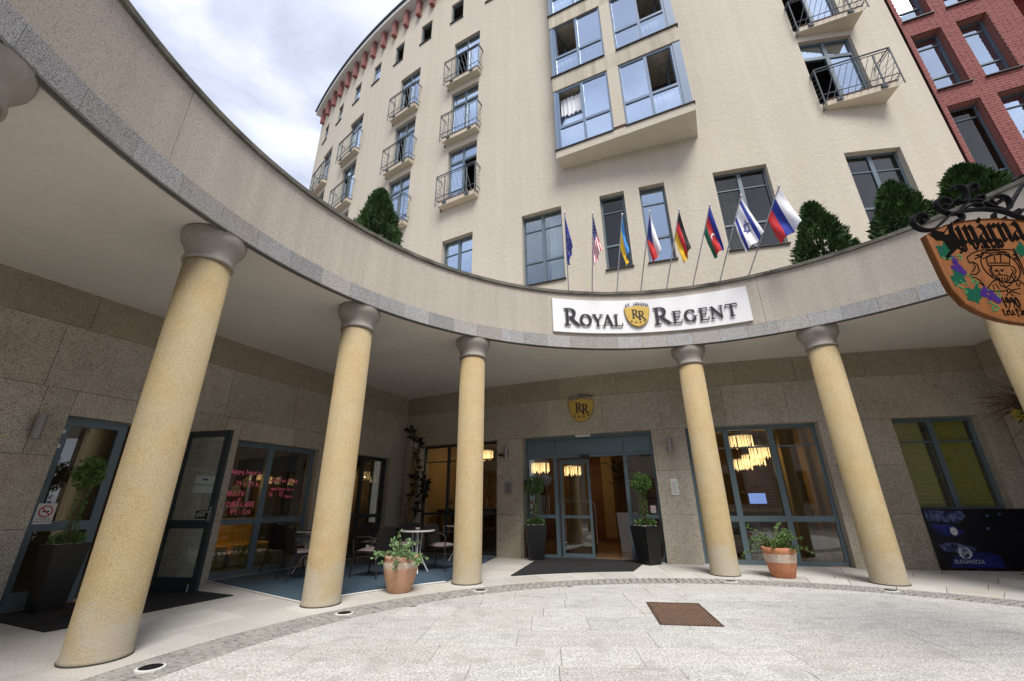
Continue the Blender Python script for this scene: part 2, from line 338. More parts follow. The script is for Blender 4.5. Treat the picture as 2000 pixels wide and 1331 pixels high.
# ------------------------------------------------------------------ walls with openings
def grid_wall(name, fr, s0, s1, z0, z1, ops, m, parent, ds=1.0, y0=0, reveal=.3, rm=None):
    sb = {s0, s1}; zb = {z0, z1}
    for a, b, c, d in ops: sb |= {a, b}; zb |= {c, d}
    sb = sorted(v for v in sb if s0 <= v <= s1); zb = sorted(v for v in zb if z0 <= v <= z1); S = []
    for a, b in zip(sb, sb[1:]):
        n = max(1, int(math.ceil((b-a)/ds))); S += [a+(b-a)*i/n for i in range(n)]
    S.append(sb[-1]); mb = MB(); rvs = []
    P = lambda s, z, y: (*fr(s, -y)[0], z)
    inside = lambda s, z: any(a < s < b and c < z < d for a, b, c, d in ops)
    idx = {}
    def V(i, j):
        if (i, j) not in idx: idx[i, j] = len(mb.v); mb.v.append(P(S[i], zb[j], y0))
        return idx[i, j]
    for i in range(len(S)-1):
        for j in range(len(zb)-1):
            if not inside((S[i]+S[i+1])/2, (zb[j]+zb[j+1])/2): mb.f.append((V(i, j), V(i+1, j), V(i+1, j+1), V(i, j+1)))
    for a, b, c, d in ops:
        seg = [s for s in S if a <= s <= b]; y1 = y0 + reveal
        rv = MB(); rvs.append(rv)
        for z in (c, d):
            if z <= z0 + 1e-6: continue
            for p, q in zip(seg, seg[1:]): rv.add([P(p, z, y0), P(q, z, y0), P(q, z, y1), P(p, z, y1)], [(0, 1, 2, 3)])
        for s in (a, b): rv.add([P(s, c, y0), P(s, d, y0), P(s, d, y1), P(s, c, y1)], [(0, 1, 2, 3)])
    w = mb.build(name, m, parent)
    for rv in rvs: rv.build('reveal', rm or m, w)
    return w
def rect_minus(r, ops):
    out = [r]
    for a, b, c, d in ops:
        nw = []
        for x0, x1, z0, z1 in out:
            if b <= x0 or a >= x1 or d <= z0 or c >= z1: nw.append((x0, x1, z0, z1)); continue
            if x0 < a: nw.append((x0, a, z0, z1))
            if b < x1: nw.append((b, x1, z0, z1))
            xa, xb = max(x0, a), min(x1, b)
            if z0 < c: nw.append((xa, xb, z0, c))
            if d < z1: nw.append((xa, xb, d, z1))
        out = nw
    return out
COURSES = [0.0, .95, 1.86, 2.77, 3.68, 4.30]
def cladding(fr, s0, s1, ops, parent, L=1.35):
    for j in range(len(COURSES)-1):
        s = s0 - rnd(0, L*.8) if s0 > -90 else s0
        while s < s1:
            e_ = s + L*rnd(.9, 1.1)
            a, b = max(s, s0), min(e_, s1)
            if b-a > .05:
                for r in rect_minus((a, b, COURSES[j], COURSES[j+1]), ops):
                    if r[1]-r[0] < .02 or r[3]-r[2] < .02: continue
                    sm = (r[0]+r[1])/2; (px, py), rz = fr(sm); hw = (r[1]-r[0])/2 - .002
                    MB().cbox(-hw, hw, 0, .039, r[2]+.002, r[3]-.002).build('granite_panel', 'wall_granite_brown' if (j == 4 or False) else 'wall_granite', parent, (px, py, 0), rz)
            s = e_
def window(parent, fr, s0, s1, z0, z1, V=(), H=(), thin=(), inset=.16, fw=.07, fd=.07, fm='frame_upper', gm='glass_sky', skip=(), curtain=None, room=1.4, name='window', vw=None, sill=False, rm='room', hw=None):
    sm = (s0+s1)/2; (px, py), rz = fr(sm, -inset); W = s1-s0; vw = vw or fw; hw = hw or fw
    mb = MB(); h = z1-z0; e_ = .002
    mb.box(-W/2+e_, -W/2+fw, 0, fd, e_, h-e_); mb.box(W/2-fw, W/2-e_, 0, fd, e_, h-e_); mb.box(-W/2+fw, W/2-fw, .001, fd, e_, fw); mb.box(-W/2+fw, W/2-fw, .001, fd, h-fw, h-e_)
    xs = [-W/2+fw] + [v for v in V] + [W/2-fw]; zs = [fw] + [v-z0 for v in H] + [h-fw]
    for v in V: mb.box(v-vw/2, v+vw/2, -.004, fd, fw, h-fw)
    for v in H: mb.box(-W/2+fw, W/2-fw, -.001, fd-.002, v-z0-hw/2, v-z0+hw/2)
    for v in thin: mb.box(-W/2+fw, W/2-fw, .004, .045, v-z0-.014, v-z0+.014)
    w = mb.build(name, fm, parent, (px, py, z0), rz)
    for i in range(len(xs)-1):
        for j in range(len(zs)-1):
            if (i, j) in skip: continue
            a = xs[i] + (vw/2 if i else 0); b = xs[i+1] - (vw/2 if i < len(xs)-2 else 0); c = zs[j] + (hw/2 if j else 0); d = zs[j+1] - (hw/2 if j < len(zs)-2 else 0)
            MB().box(a, b, .03, .036, c, d).build('pane', gm, w)
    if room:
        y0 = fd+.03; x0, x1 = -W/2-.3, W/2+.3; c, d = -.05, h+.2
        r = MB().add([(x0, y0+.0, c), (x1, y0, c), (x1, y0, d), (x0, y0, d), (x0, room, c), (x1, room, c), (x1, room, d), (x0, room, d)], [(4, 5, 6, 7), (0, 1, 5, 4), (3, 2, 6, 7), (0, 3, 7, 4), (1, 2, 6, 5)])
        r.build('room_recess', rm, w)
    if curtain:
        c0, c1, zc0, zc1 = curtain; mb = MB(); n = 26; yy = fd+.09
        vs_ = []
        for i in range(n+1):
            x_ = c0+(c1-c0)*i/n; y_ = yy + .018*sin(i*1.9) + .012*sin(i*.7); vs_ += [(x_, y_, zc0), (x_, y_, zc1)]
        mb.add(vs_, [(2*i, 2*i+2, 2*i+3, 2*i+1) for i in range(n)]); mb.build('curtain', 'curtain', w)
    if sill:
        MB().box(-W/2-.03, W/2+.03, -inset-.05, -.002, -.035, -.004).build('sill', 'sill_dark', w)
    return w
# ------------------------------------------------------------------ hotel building, upper floors
hotel = tag(empty('hotel_building', (*fr_front(-12)[0], 4.3)), 'cream plastered curved hotel front with balconies and a glazed bay above the canopy', 'building')
hotel.location = (0, 0, 0)
ops = []; WZ0, WZ1 = 7.15, 9.65
FIRST = [(-17.5, -16.25), (-14.47, -13.18), (-12.02, -11.32), (-10.9, -10.21), (-8.94, -7.6), (-5.74, -4.42)]
ops += [(a, b, WZ0, WZ1) for a, b in FIRST]
DOORS = []
STK = [(-17.45, -16.18), (-20.62, -19.36), (-24.66, -23.42), (-27.8, -26.6)]
for a, b in STK:
    for k in range(3):
        zb = 11.17 + 2.98*k; DOORS.append((a, b, zb, zb + 2.47, k)); ops.append((a, b, zb, zb+2.47))
for k in range(3): ops.append((-5.86, -4.44, 11.40+2.98*k, 13.92+2.98*k))
ops.append((-12.95, -9.25, 11.2, 23.5))
SM = [(-16.0 - 1.80*i, ) for i in range(9)]
SMALL = [(-17.42, .66), (-19.22, .68), (-21.02, .64), (-22.75, .62), (-24.52, .64), (-26.4, .62), (-28.3, .66), (-15.6, .66)]
for c, w in SMALL: ops.append((c-w/2, c+w/2, 21.15, 22.42))
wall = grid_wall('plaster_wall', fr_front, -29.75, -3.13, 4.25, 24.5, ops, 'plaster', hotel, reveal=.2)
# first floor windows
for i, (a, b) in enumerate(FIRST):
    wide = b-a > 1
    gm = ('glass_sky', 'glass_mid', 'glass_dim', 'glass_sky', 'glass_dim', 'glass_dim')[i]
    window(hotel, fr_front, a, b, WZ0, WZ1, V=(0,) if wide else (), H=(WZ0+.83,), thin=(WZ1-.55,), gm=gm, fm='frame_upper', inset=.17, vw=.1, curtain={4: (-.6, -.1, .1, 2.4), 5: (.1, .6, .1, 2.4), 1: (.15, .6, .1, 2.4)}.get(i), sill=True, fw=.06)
# balcony doors
for n, (a, b, z0, z1, k) in enumerate(DOORS):
    opened = {(0, 0): (1, 0), (0, 2): (0, 0), (1, 1): (0, 0), (1, 2): (0, 0), (2, 1): (0, 0)}.get((n//3, k))
    w = window(hotel, fr_front, a, b, z0, z1, V=(0,), H=(z1-.58,), gm='glass_sky', skip=(opened,) if opened else (), curtain=(-.55, .05, .1, 1.8) if not opened else None, name='balcony_door', vw=.09, hw=.1, inset=.12)
    if opened:                                         # the open leaf, swung inwards
        sg = -1 if opened[0] == 0 else 1; L = MB(); hw_ = (b-a)/2-.1; ht = z1-z0-.72
        L.box(0, .06, -.02, .02, .07, ht).box(hw_-.06, hw_, -.02, .02, .07, ht).box(.06, hw_-.06, -.019, .019, .07, .15).box(.06, hw_-.06, -.019, .019, ht-.08, ht)
        lf = L.build('door_leaf', 'frame_upper', w, (sg*((b-a)/2-.08), .06, 0), radians(115 if sg > 0 else 62))
def balcony(fr, s0, s1, zb, dl, dr, lean, m='slab_paint'):
    sm = (s0+s1)/2; (px, py), rz = fr(sm); W = (s1-s0)/2
    sl = MB().prism([(-W, .03), (-W, -dl), (W, -dr), (W, .03)], 0, .17).build('balcony', m, hotel, (px, py, zb), rz)
    MB().prism([(-W-.01, .02), (-W-.01, -dl-.015), (W+.01, -dr-.015), (W+.01, .02)], .173, .205).build('deck_edge', 'deck_red', sl)
    r = MB(); y = lambda t: -(dl+(dr-dl)*(t+W)/(2*W))-.07; X0, X1 = -W-.07, W+.07; H0, H1 = .33, 1.28
    for z, q in ((H1, .022), (H1-.09, .013), (H0, .013)): r.tube([(X0, y(X0), z), (X1, y(X1), z)], q)
    for x_ in (X0, X1):
        r.tube([(x_, y(x_), H1), (x_, y(x_), -.02)], .017)
        for z, q in ((H1, .018), (H1-.09, .012), (H0, .012)): r.tube([(x_, y(x_), z), (x_, .03, z)], q)
        for i in range(6): z = H0-.25+.17*i; r.tube([(x_, y(x_), z), (x_, -.03, z + .1)], .007, 4)
    for t in (-.62, .62):
        r.tube([(t*W, y(t*W)+.02, H1-.09), (t*W, y(t*W)+.02, .09)], .02); r.box(t*W-.07, t*W+.07, y(t*W)+.02, y(t*W)+.075, .05, .13)
    n = 11
    for i in range(n):
        xb = X0 + (X1-X0)*(i+.2)/n; xt = xb + lean
        zb_, zt_ = .06, H1-.09
        if xt > X1: zt_ = zb_+(zt_-zb_)*(X1-xb)/lean; xt = X1
        if xt < X0: zt_ = zb_+(zt_-zb_)*(X0-xb)/lean; xt = X0
        r.tube([(xb, y(xb), zb_), (xt, y(xt), zt_)], .008, 4)
    r.build('railing', 'rail', sl)
    MB().lathe([(.03, -.05), (.03, .02)], 8, -W-.04, -.04).build('drain_spout', 'rail', sl)
for a, b in STK:
    for k in range(3): balcony(fr_front, a-.14, b+.1, 10.97+2.98*k, .25, .25, -.28)
for k in range(3): balcony(fr_front, -5.8, -4.28, 11.18+2.98*k, .14, .5, .42)
for k in range(3):
    w = window(hotel, fr_front, -5.86, -4.44, 11.40+2.98*k, 13.92+2.98*k, V=(0,), H=(13.30+2.98*k,), gm='glass_sky', skip=((0, 0),), name='balcony_door', vw=.1, hw=.11, inset=.12)
    L = MB().box(0, .07, -.02, .02, .07, 1.8).box(.55, .62, -.02, .02, .07, 1.8).box(.07, .55, -.019, .019, .07, .16).box(.07, .55, -.019, .019, 1.72, 1.8)
    L.build('door_leaf', 'frame_upper', w, (-.62, .06, 0), radians(72))
for i, (c, w_) in enumerate(SMALL):
    w = window(hotel, fr_front, c-w_/2, c+w_/2, 21.15, 22.42, thin=(22.05,) if i > 2 else (), gm='glass_sky', sill=True, fw=.05, inset=.07, skip=((0, 0),) if i < 3 else ())
    if i < 3:
        t = MB().box(-w_/2+.06, w_/2-.06, -.004, .004, 0, 1.1).build('tilted_pane', 'glass_sky', w, (0, .05, .06)); t.rotation_euler = (radians(-14), 0, 0)
# eave, gutter and corbels
def arc_band(name, s0, s1, o0, o1, z0, z1, m, parent, ds=.6):
    mb = MB(); n = int((s1-s0)/ds); ring_ = []
    for i in range(n+1):
        s = s0+(s1-s0)*i/n; a, b = fr_front(s, o0)[0], fr_front(s, o1)[0]; ring_.append([(*a, z0), (*b, z0), (*b, z1), (*a, z1)])
    for i in range(n): mb.add(ring_[i]+ring_[i+1], [(0, 1, 5, 4), (1, 2, 6, 5), (2, 3, 7, 6), (3, 0, 4, 7)])
    return mb.build(name, m, parent)
ev = arc_band('eave', -29.95, -10, -.3, .42, 24.36, 24.62, 'eave', hotel)
arc_band('gutter', -30.0, -10, .38, .50, 24.625, 24.72, 'frame_dark', ev)
(px, py), rz = fr_front(-29.75); MB().box(-.02, 0, .003, 12, 0, 24.36).build('end_wall', 'plaster', hotel, (px, py, 0), rz)
for i in range(13):
    s = -18.9 - .865*i; (px, py), rz = fr_front(s)
    c = MB().box(-.105, .105, -.22, .02, 23.3, 24.355).build('corbel', 'brick', hotel, (px, py, 0), rz)
    mm = MB()
    for j in range(13): z = 23.33+.083*j; mm.box(-.1065, .1065, -.2215, .01, z, z+.012)
    mm.build('mortar_joint', 'brick_mortar', c)
# bay window
BX, BY, BR = 1.407, 10.037, atan2(-.424, .9055)
bay = MB().prism([(0, 0), (3.95, 0), (3.95, 1.35), (0, 1.05)], 11.01, 11.28).build('bay_window', 'plaster', hotel, (BX, BY, 0), BR)
lv = [11.30, 14.46, 17.55, 20.6]
for k in range(1, 4):
    MB().prism([(.01, .01), (3.94, .01), (3.94, 1.35), (.01, 1.05)], lv[k]-.64, lv[k]-.02).build('spandrel', 'plaster_stained', bay)
MB().box(1.79, 2.13, .012, .3, 11.42, 23.6).build('pillar', 'plaster', bay)
MB().box(1.82, 2.10, .03, .3, 11.285, 11.418).build('pillar_foot', 'deck_red', bay)
for k in range(4):
    for xs in ((-.03, 1.78), (2.14, 3.98)):
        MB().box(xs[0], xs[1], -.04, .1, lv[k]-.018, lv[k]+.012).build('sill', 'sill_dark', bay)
    MB().prism([(-.03, .1), (0, .1), (0, 1.0), (-.03, 1.0)], lv[k]-.018, lv[k]+.012).build('side_sill', 'sill_dark', bay)
    ztop = lv[k]+2.5
    for x0, x1 in ((.02, .12), (3.72, 3.93)): MB().box(x0, x1, .03, .16, lv[k]+.014, ztop).build('corner_post', 'frame_bay', bay)
    for x0 in (.021, 3.88): MB().box(x0, x0+.05, .17, 1.0, lv[k]+.014, ztop).build('side_panel', 'frame_bay', bay)
    for side, (x0, x1) in enumerate(((.125, 1.785), (2.135, 3.715))):
        W = x1-x0; zt = .9; f = MB(); h = ztop-lv[k]-.012; q = .06
        f.box(0, q, .05, .11, 0, h).box(W-q, W, .05, .11, 0, h).box(q, W-q, .051, .11, 0, q).box(q, W-q, .051, .11, h-q, h).box(W/2-.045, W/2+.045, .045, .11, q, h-q).box(q, W-q, .049, .108, zt-.045, zt+.045)
        fo = f.build('window_frame', 'frame_bay', bay, (x0, 0, lv[k]+.012))
        opened = {(0, 0): None, (0, 1): (1, 1), (1, 0): (0, 1), (1, 1): (1, 1), (2, 0): (0, 1)}.get((k, side), None)
        for i in (0, 1):
            for j in (0, 1):
                if (i, j) == opened or ((k, side) == (0, 0) and (i, j) == (0, 1)): continue
                a, b = (q, W/2-.045) if i == 0 else (W/2+.045, W-q); c, d = (q, zt-.045) if j == 0 else (zt+.045, h-q)
                bay_p = MB().box(a, b, .08, .086, c, d)
                bay_p.v = [(x_+x0, y_, z_+lv[k]+.012) for x_, y_, z_ in bay_p.v]; bay_p.build('pane', 'glass_sky', bay)
        def sash(hx, hy, ang, wd, ht, tilt=0):
            s_ = MB().box(0, .05, -.02, .02, 0, ht).box(wd-.05, wd, -.02, .02, 0, ht).box(.05, wd-.05, -.019, .019, 0, .05).box(.05, wd-.05, -.019, .019, ht-.05, ht)
            o = s_.build('open_sash', 'frame_bay', bay, (hx, hy, lv[k]+.012+zt+.05), ang); o.rotation_euler = (tilt, 0, ang)
        if (k, side) == (0, 0):
            o = MB().box(.02, W/2-.07, -.004, .004, 0, h-zt-.12).build('tilted_pane', 'glass_sky', bay, (x0+q-.02, .09, lv[k]+.012+zt+.05)); o.rotation_euler = (radians(-16), 0, 0)
        elif opened:
            if opened[0] == 1: sash(x0+W-q, .11, radians(105), W/2-.1, h-zt-.15)
            else: sash(x0+q, .11, radians(78), W/2-.1, h-zt-.15)
        # sheer curtain behind the lower lights
        n = 40; vs_ = []
        for i in range(n+1): x_ = x0+.06+(W-.12)*i/n; y_ = .26+.02*sin(i*1.7)+.01*sin(i*.6); vs_ += [(x_, y_, lv[k]+.02), (x_, y_, lv[k]+.012+(zt if opened else h-.2))]
        MB().add(vs_, [(2*i, 2*i+2, 2*i+3, 2*i+1) for i in range(n)]).build('curtain', 'curtain', bay)
MB().add([(.03, .9, 11.2), (3.85, 1.12, 11.2), (3.85, 3, 11.2), (.03, 3, 11.2), (.03, .9, 23.6), (3.85, 1.12, 23.6), (3.85, 3, 23.6), (.03, 3, 23.6)], [(3, 2, 6, 7), (0, 3, 7, 4), (1, 2, 6, 5)]).build('room_recess', 'room', bay)
# ------------------------------------------------------------------ brick building next door
BKX, BKY, BKR = 11.35, 8.205, atan2(-.395, .9187)
bk = tag(empty('brick_building', (BKX, BKY, 0), BKR), 'red brick building with deep set windows to the right of the cream hotel front', 'building')
BW = [(.10, .76), (1.08, 1.72)]; rowsz = [(5.2, 7.75), (8.1, 10.82), (11.4, 13.53), (14.12, 16.3), (16.9, 19.0)]
bops = [(a, b, c, d) for a, b in BW for c, d in rowsz]
def fr_brick(s, off=0): return (s, -off), 0
bw_ = grid_wall('mortar_wall', fr_brick, .02, 2.26, 4.0, 22, bops, 'brick_mortar', bk, y0=.012, reveal=.28, rm='brick')
mb = MB(); z = 4.0; j = 0
while z < 21.9:
    s = -.03 - (.125 if j % 2 else 0)
    while s < 2.27:
        for r in rect_minus((max(s, .0), min(s+.24, 2.28), z, z+.068), bops):
            if r[1]-r[0] > .012 and r[3]-r[2] > .012:
                d = rnd(-.003, .003); mb.add([(r[0], d, r[2]), (r[1], d, r[2]), (r[1], d, r[3]), (r[0], d, r[3]), (r[0], .03, r[2]), (r[1], .03, r[2]), (r[1], .03, r[3]), (r[0], .03, r[3])], [(0, 1, 2, 3), (4, 5, 1, 0), (5, 6, 2, 1), (6, 7, 3, 2), (7, 4, 0, 3)])
        s += .252
    z += .08; j += 1
tag(mb.build('brickwork', 'brick', bk), kind='stuff')
mm = MB()
for a, b, c, d in bops:                                # mortar lines on the deep reveals
    z = c
    while z < d:
        mm.box(b-.0015, b, .06, .28, z, z+.012); mm.box(a, a+.0015, .06, .28, z, z+.012); z += .08
    x_ = a
    while x_ < b: mm.box(x_, x_+.012, .03, .28, d-.0015, d); x_ += .08
tag(mm.build('reveal_joints', 'brick_mortar', bk), kind='stuff')
MB().box(2.26, 2.28, .04, 9, 4, 22).build('side_wall', 'brick', bk)
for i, (a, b) in enumerate(BW):
    for j, (c, d) in enumerate(rowsz):
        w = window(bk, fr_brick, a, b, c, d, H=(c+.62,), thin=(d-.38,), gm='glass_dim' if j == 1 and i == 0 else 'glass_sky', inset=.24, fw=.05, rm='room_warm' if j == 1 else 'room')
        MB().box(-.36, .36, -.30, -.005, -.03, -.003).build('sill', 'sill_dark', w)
fb = tag(empty('far_brick_building', (17.2, 9.0, 0), -.3), 'red brick gable with a tiled roof at the top right corner, farther off', 'building')
MB().box(0, 6, 0, 6, 0, 17.4).build('wall', 'brick', fb); MB().vprism([(-.4, 17.3), (6.4, 17.3), (3, 21)], -.4, 6.4).build('roof', 'far_roof', fb)
# ------------------------------------------------------------------ the building across the court, seen mirrored in the panes
ob = tag(empty('opposite_building', (0, -11, 0)), 'plain rendered building across the court, mirrored in the hotel windows', 'building')
def fr_opp(s, off=0): return (-s, off), pi
oops = [(-14+3.4*i, -12.7+3.4*i, z, z+1.9) for i in range(9) for z in (1.0, 4.4, 7.6)]
grid_wall('wall', fr_opp, -18, 18, 0, 10.2, oops, 'parapet_plaster', ob, ds=9, reveal=.25)
MB().prism([(-18.3, .4), (18.3, .4), (18.3, -9), (-18.3, -9)], 10.203, 10.5).build('cornice', 'coping', ob)
MB().add([(-18.3, .4, 10.503), (18.3, .4, 10.503), (18.3, -9, 10.503), (-18.3, -9, 10.503), (-14, -4.3, 14), (14, -4.3, 14)], [(0, 1, 5, 4), (1, 2, 5), (2, 3, 4, 5), (3, 0, 4)]).build('roof', 'far_roof', ob)
for a_, b_, c_, d_ in oops: window(ob, fr_opp, a_, b_, c_, d_, V=(0,), H=(c_+1.3,), gm='glass_dim', room=1.0, inset=.15)
# ------------------------------------------------------------------ ground floor: granite walls
W1 = (-17.82, -15.31, 0.0, 2.77); WE = (-14.58, -11.4, 0.0, 2.77); W3 = (-10.66, -8.02, 0.0, 2.77); W4 = (-6.66, -5.12, .0, 2.77)
ew = tag(empty('entrance_wall', (*fr_front(-12)[0], 0)), 'speckled grey brown granite wall with the sliding entrance doors and three wide windows', 'wall'); ew.location = (0, 0, 0)
OPF = [W1, WE, W3, W4]
grid_wall('wall_core', fr_front, S_CORNER_F-.5, -4.3, 0, 4.3, OPF, 'mortar', ew, y0=.037, reveal=.32, rm='wall_granite')
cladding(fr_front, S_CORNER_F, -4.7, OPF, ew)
lw = tag(empty('cafe_wall', (0, 0, 0)), 'speckled granite wall on the left with a glass side door and cafe windows', 'wall')
D1 = (6.5, 8.1, 0, 2.42); C2 = (9.0, 10.93, 0, 2.39); C3 = (11.75, 13.42, 0, 2.40)
OPL = [D1, C2, C3]
grid_wall('wall_core', fr_left, 1.5, S_CORNER_L+.5, 0, 4.3, OPL, 'mortar', lw, y0=.037, reveal=.3, rm='wall_granite')
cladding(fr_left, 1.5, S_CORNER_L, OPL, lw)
rw = tag(empty('side_wall', (0, 0, 0)), 'dark granite wall at the right end of the arcade behind the flower garland', 'wall')
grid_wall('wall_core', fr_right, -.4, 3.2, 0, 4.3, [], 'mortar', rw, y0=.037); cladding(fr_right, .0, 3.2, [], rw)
# glazing in the entrance wall
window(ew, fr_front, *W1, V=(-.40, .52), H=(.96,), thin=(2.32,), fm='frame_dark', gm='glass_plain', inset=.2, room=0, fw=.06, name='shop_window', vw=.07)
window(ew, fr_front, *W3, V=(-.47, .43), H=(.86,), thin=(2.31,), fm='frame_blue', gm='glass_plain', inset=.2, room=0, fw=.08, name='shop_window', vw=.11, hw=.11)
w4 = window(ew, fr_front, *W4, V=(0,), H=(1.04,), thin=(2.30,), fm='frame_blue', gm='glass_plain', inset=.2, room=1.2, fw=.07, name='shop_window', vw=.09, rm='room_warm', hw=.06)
bl = MB(); n = 42
for xa, xb in ((-.69, -.12), (-.02, .70)):
    vs_ = []
    for i in range(n+1): vs_ += [(xa, .12+.012*(i % 2), 1.05+1.66*i/n), (xb, .12+.012*(i % 2), 1.05+1.66*i/n)]
    bl.add(vs_, [(2*i, 2*i+1, 2*i+3, 2*i+2) for i in range(n)])
bl.build('pleated_blind', 'blind', w4)
# entrance: frame, header panels, sidelights, sliding leaf
(px, py), rz = fr_front((WE[0]+WE[1])/2, -.24); W = WE[1]-WE[0]
ent = MB(); a = -W/2
ent.box(a+.002, a+.06, 0, .1, .002, 2.768).box(-a-.06, -a-.002, 0, .1, .002, 2.768).box(a+.06, -a-.06, .001, .1, 2.25, 2.31).box(a+.06, -a-.06, .001, .1, 2.70, 2.768)
xl, xr = a+.83, -a-.72
ent.box(xl-.08, xl, -.004, .12, .002, 2.25).box(xr, xr+.08, -.004, .12, .002, 2.25).box(a+.06, xl-.08, .003, .1, .86, .94).box(xr+.08, -a-.06, .003, .1, .86, .94).box(a+.06, xl-.08, .003, .1, .002, .07).box(xr+.08, -a-.06, .003, .1, .002, .07)
en = ent.build('entrance_door', 'frame_blue', ew, (px, py, 0), rz)
for x0, x1 in ((a+.065, xl-.03), (xl-.02, xr+.02), (xr+.03, -a-.065)): MB().cbox(x0, x1, .02, .08, 2.315, 2.695).build('header_panel', 'frame_blue', en)
for x0, x1, z0, z1 in ((a+.06, xl-.08, .07, .86), (a+.06, xl-.08, .94, 2.25), (xr+.08, -a-.06, .07, .86), (xr+.08, -a-.06, .94, 2.25)): MB().box(x0, x1, .05, .056, z0, z1).build('pane', 'glass_plain', en)
lf = MB(); x0, x1 = xl+.02, xl+.78
lf.box(x0, x0+.06, .14, .18, .02, 2.22).box(x1-.06, x1, .14, .18, .02, 2.22).box(x0+.06, x1-.06, .141, .179, .02, .1).box(x0+.06, x1-.06, .141, .179, 2.12, 2.22).box(x0+.06, x1-.06, .141, .179, .86, .92).build('sliding_leaf', 'frame_blue', en)
MB().box(x0+.06, x1-.06, .158, .164, .1, 2.12).build('leaf_pane', 'glass_plain', en)
MB().box(xl-.0, xr, -.02, .3, .0, .012).build('threshold', 'steel', en)
MB().box(-.05-.12, -.05+.12, -.06, .0, 2.225, 2.29).build('motion_sensor', 'plastic_black', en)
MB().box(-.20, .16, -.19, -.10, 2.72, 2.766).build('air_vent', 'plastic_white', en)
# cafe glazing
window(lw, fr_left, *C2, V=(-.13, ), H=(.93,), fm='frame_blue', gm='glass_plain', inset=.14, room=0, fw=.09, name='shop_window', vw=.12, hw=.1)
window(lw, fr_left, *C3, V=(-.05,), H=(.94,), fm='frame_dark', gm='glass_plain', inset=.14, room=0, fw=.08, name='shop_window', vw=.1, hw=.09)
sd = window(lw, fr_left, 6.5, 7.28, 0, 2.42, H=(.97,), fm='frame_blue', gm='glass_plain', inset=.13, room=0, fw=.11, name='side_door', hw=.12)
MB().box(-.33, .33, -.012, -.002, .02, .2).build('kick_plate', 'frame_blue', sd)
for z in (2.18, 1.98): MB().box(-.40, -.33, -.03, -.003, z, z+.05).build('door_contact', 'plastic_white', sd)
# the open leaf, hinged at the right jamb
(hx, hy), _ = fr_left(8.08, .0)
ol = MB(); q = .1; Wd, Hd = .92, 2.40
ol.box(0, q, -.03, .03, .03, Hd).box(Wd-q, Wd, -.03, .03, .03, Hd).box(q, Wd-q, -.029, .029, .03, .2).box(q, Wd-q, -.029, .029, Hd-.1, Hd).box(q, Wd-q, -.029, .029, .88, 1.0)
leaf = ol.build('open_door_leaf', 'frame_dark', lw, (hx, hy, 0), atan2(-.18, .83))
for z0, z1 in ((.2, .88), (1.0, Hd-.1)): MB().box(q, Wd-q, -.003, .003, z0, z1).build('leaf_pane', 'glass_plain', leaf)
h_ = MB().tube([(Wd-.05, -.03, 1.12), (Wd-.05, -.08, 1.12), (Wd-.19, -.08, 1.12)], .011); h_.box(Wd-.07, Wd-.03, -.04, -.03, .98, 1.2).build('handle', 'steel', leaf)
MB().lathe([(.012, .0), (.012, .12)], 8, Wd-.13, -.045).build('floor_stop', 'steel', leaf)
MB().box(Wd-.34, Wd-.12, -.010, -.005, 1.02, 1.14).build('exit_plate', 'plastic_black', leaf)
text_obj('EXIT', .085, .001, 'poster_white', leaf, (Wd-.23, -.0125, 1.048), name='exit_lettering')
# ------------------------------------------------------------------ canopy
can = tag(empty('canopy', (CX, CY, 0)), 'curved canopy with granite edge and rendered parapet over the colonnade', 'canopy')
def arc_box(a0, a1, r0, r1, z0, z1, n=6, ch=0):
    mb = MB(); sec = []
    for i in range(n+1):
        a = radians(a0+(a1-a0)*i/n); s_, c_ = sin(a), cos(a)
        sec.append([(r0*s_, r0*c_, z0), (r1*s_, r1*c_, z0), (r1*s_, r1*c_, z1), (r0*s_, r0*c_, z1)])
    for i in range(n): mb.add(sec[i]+sec[i+1], [(4, 5, 1, 0), (5, 6, 2, 1), (6, 7, 3, 2), (7, 4, 0, 3)])
    mb.add(sec[0], [(0, 1, 2, 3)]); mb.add(sec[-1], [(3, 2, 1, 0)]); return mb
DA = 5.085; jq = .022
me0 = None
for i in range(-21, 17):
    a0 = .40 + DA*i
    if me0 is None: o = arc_box(jq, DA-jq, RF-.012, RF+.09, 4.2, 4.452).build('fascia_stone', 'fascia_granite', can, (0, 0, 0), -radians(a0)); me0 = o.data
    else: obj('fascia_stone', None, None, None, can, (0, 0, 0), -radians(a0), me=me0)
arc_box(-106.2, 82, RF+.003, RF+.1, 4.205, 4.45, 140).build('fascia_core', 'mortar', can)
for b0, b1 in ((-106.3, -99.5), (-99.5, -82.8), (-82.8, 29.3), (29.3, 84)):
    arc_box(b0+.03, b1-.03, RF, RF+.24, 4.458, 5.44, int((b1-b0)/1.4)).build('parapet_panel', 'parapet_plaster', can)
arc_box(-106.1, 84, RF+.012, RF+.22, 4.46, 5.43, 140).build('parapet_core', 'mortar', can)
for i in range(-12, 9):
    a0 = 9.2*i+4.1
    o = arc_box(a0+.03, a0+9.17, RF-.045, RF+.29, 5.443, 5.505, 8).build('coping_stone', 'coping', can)
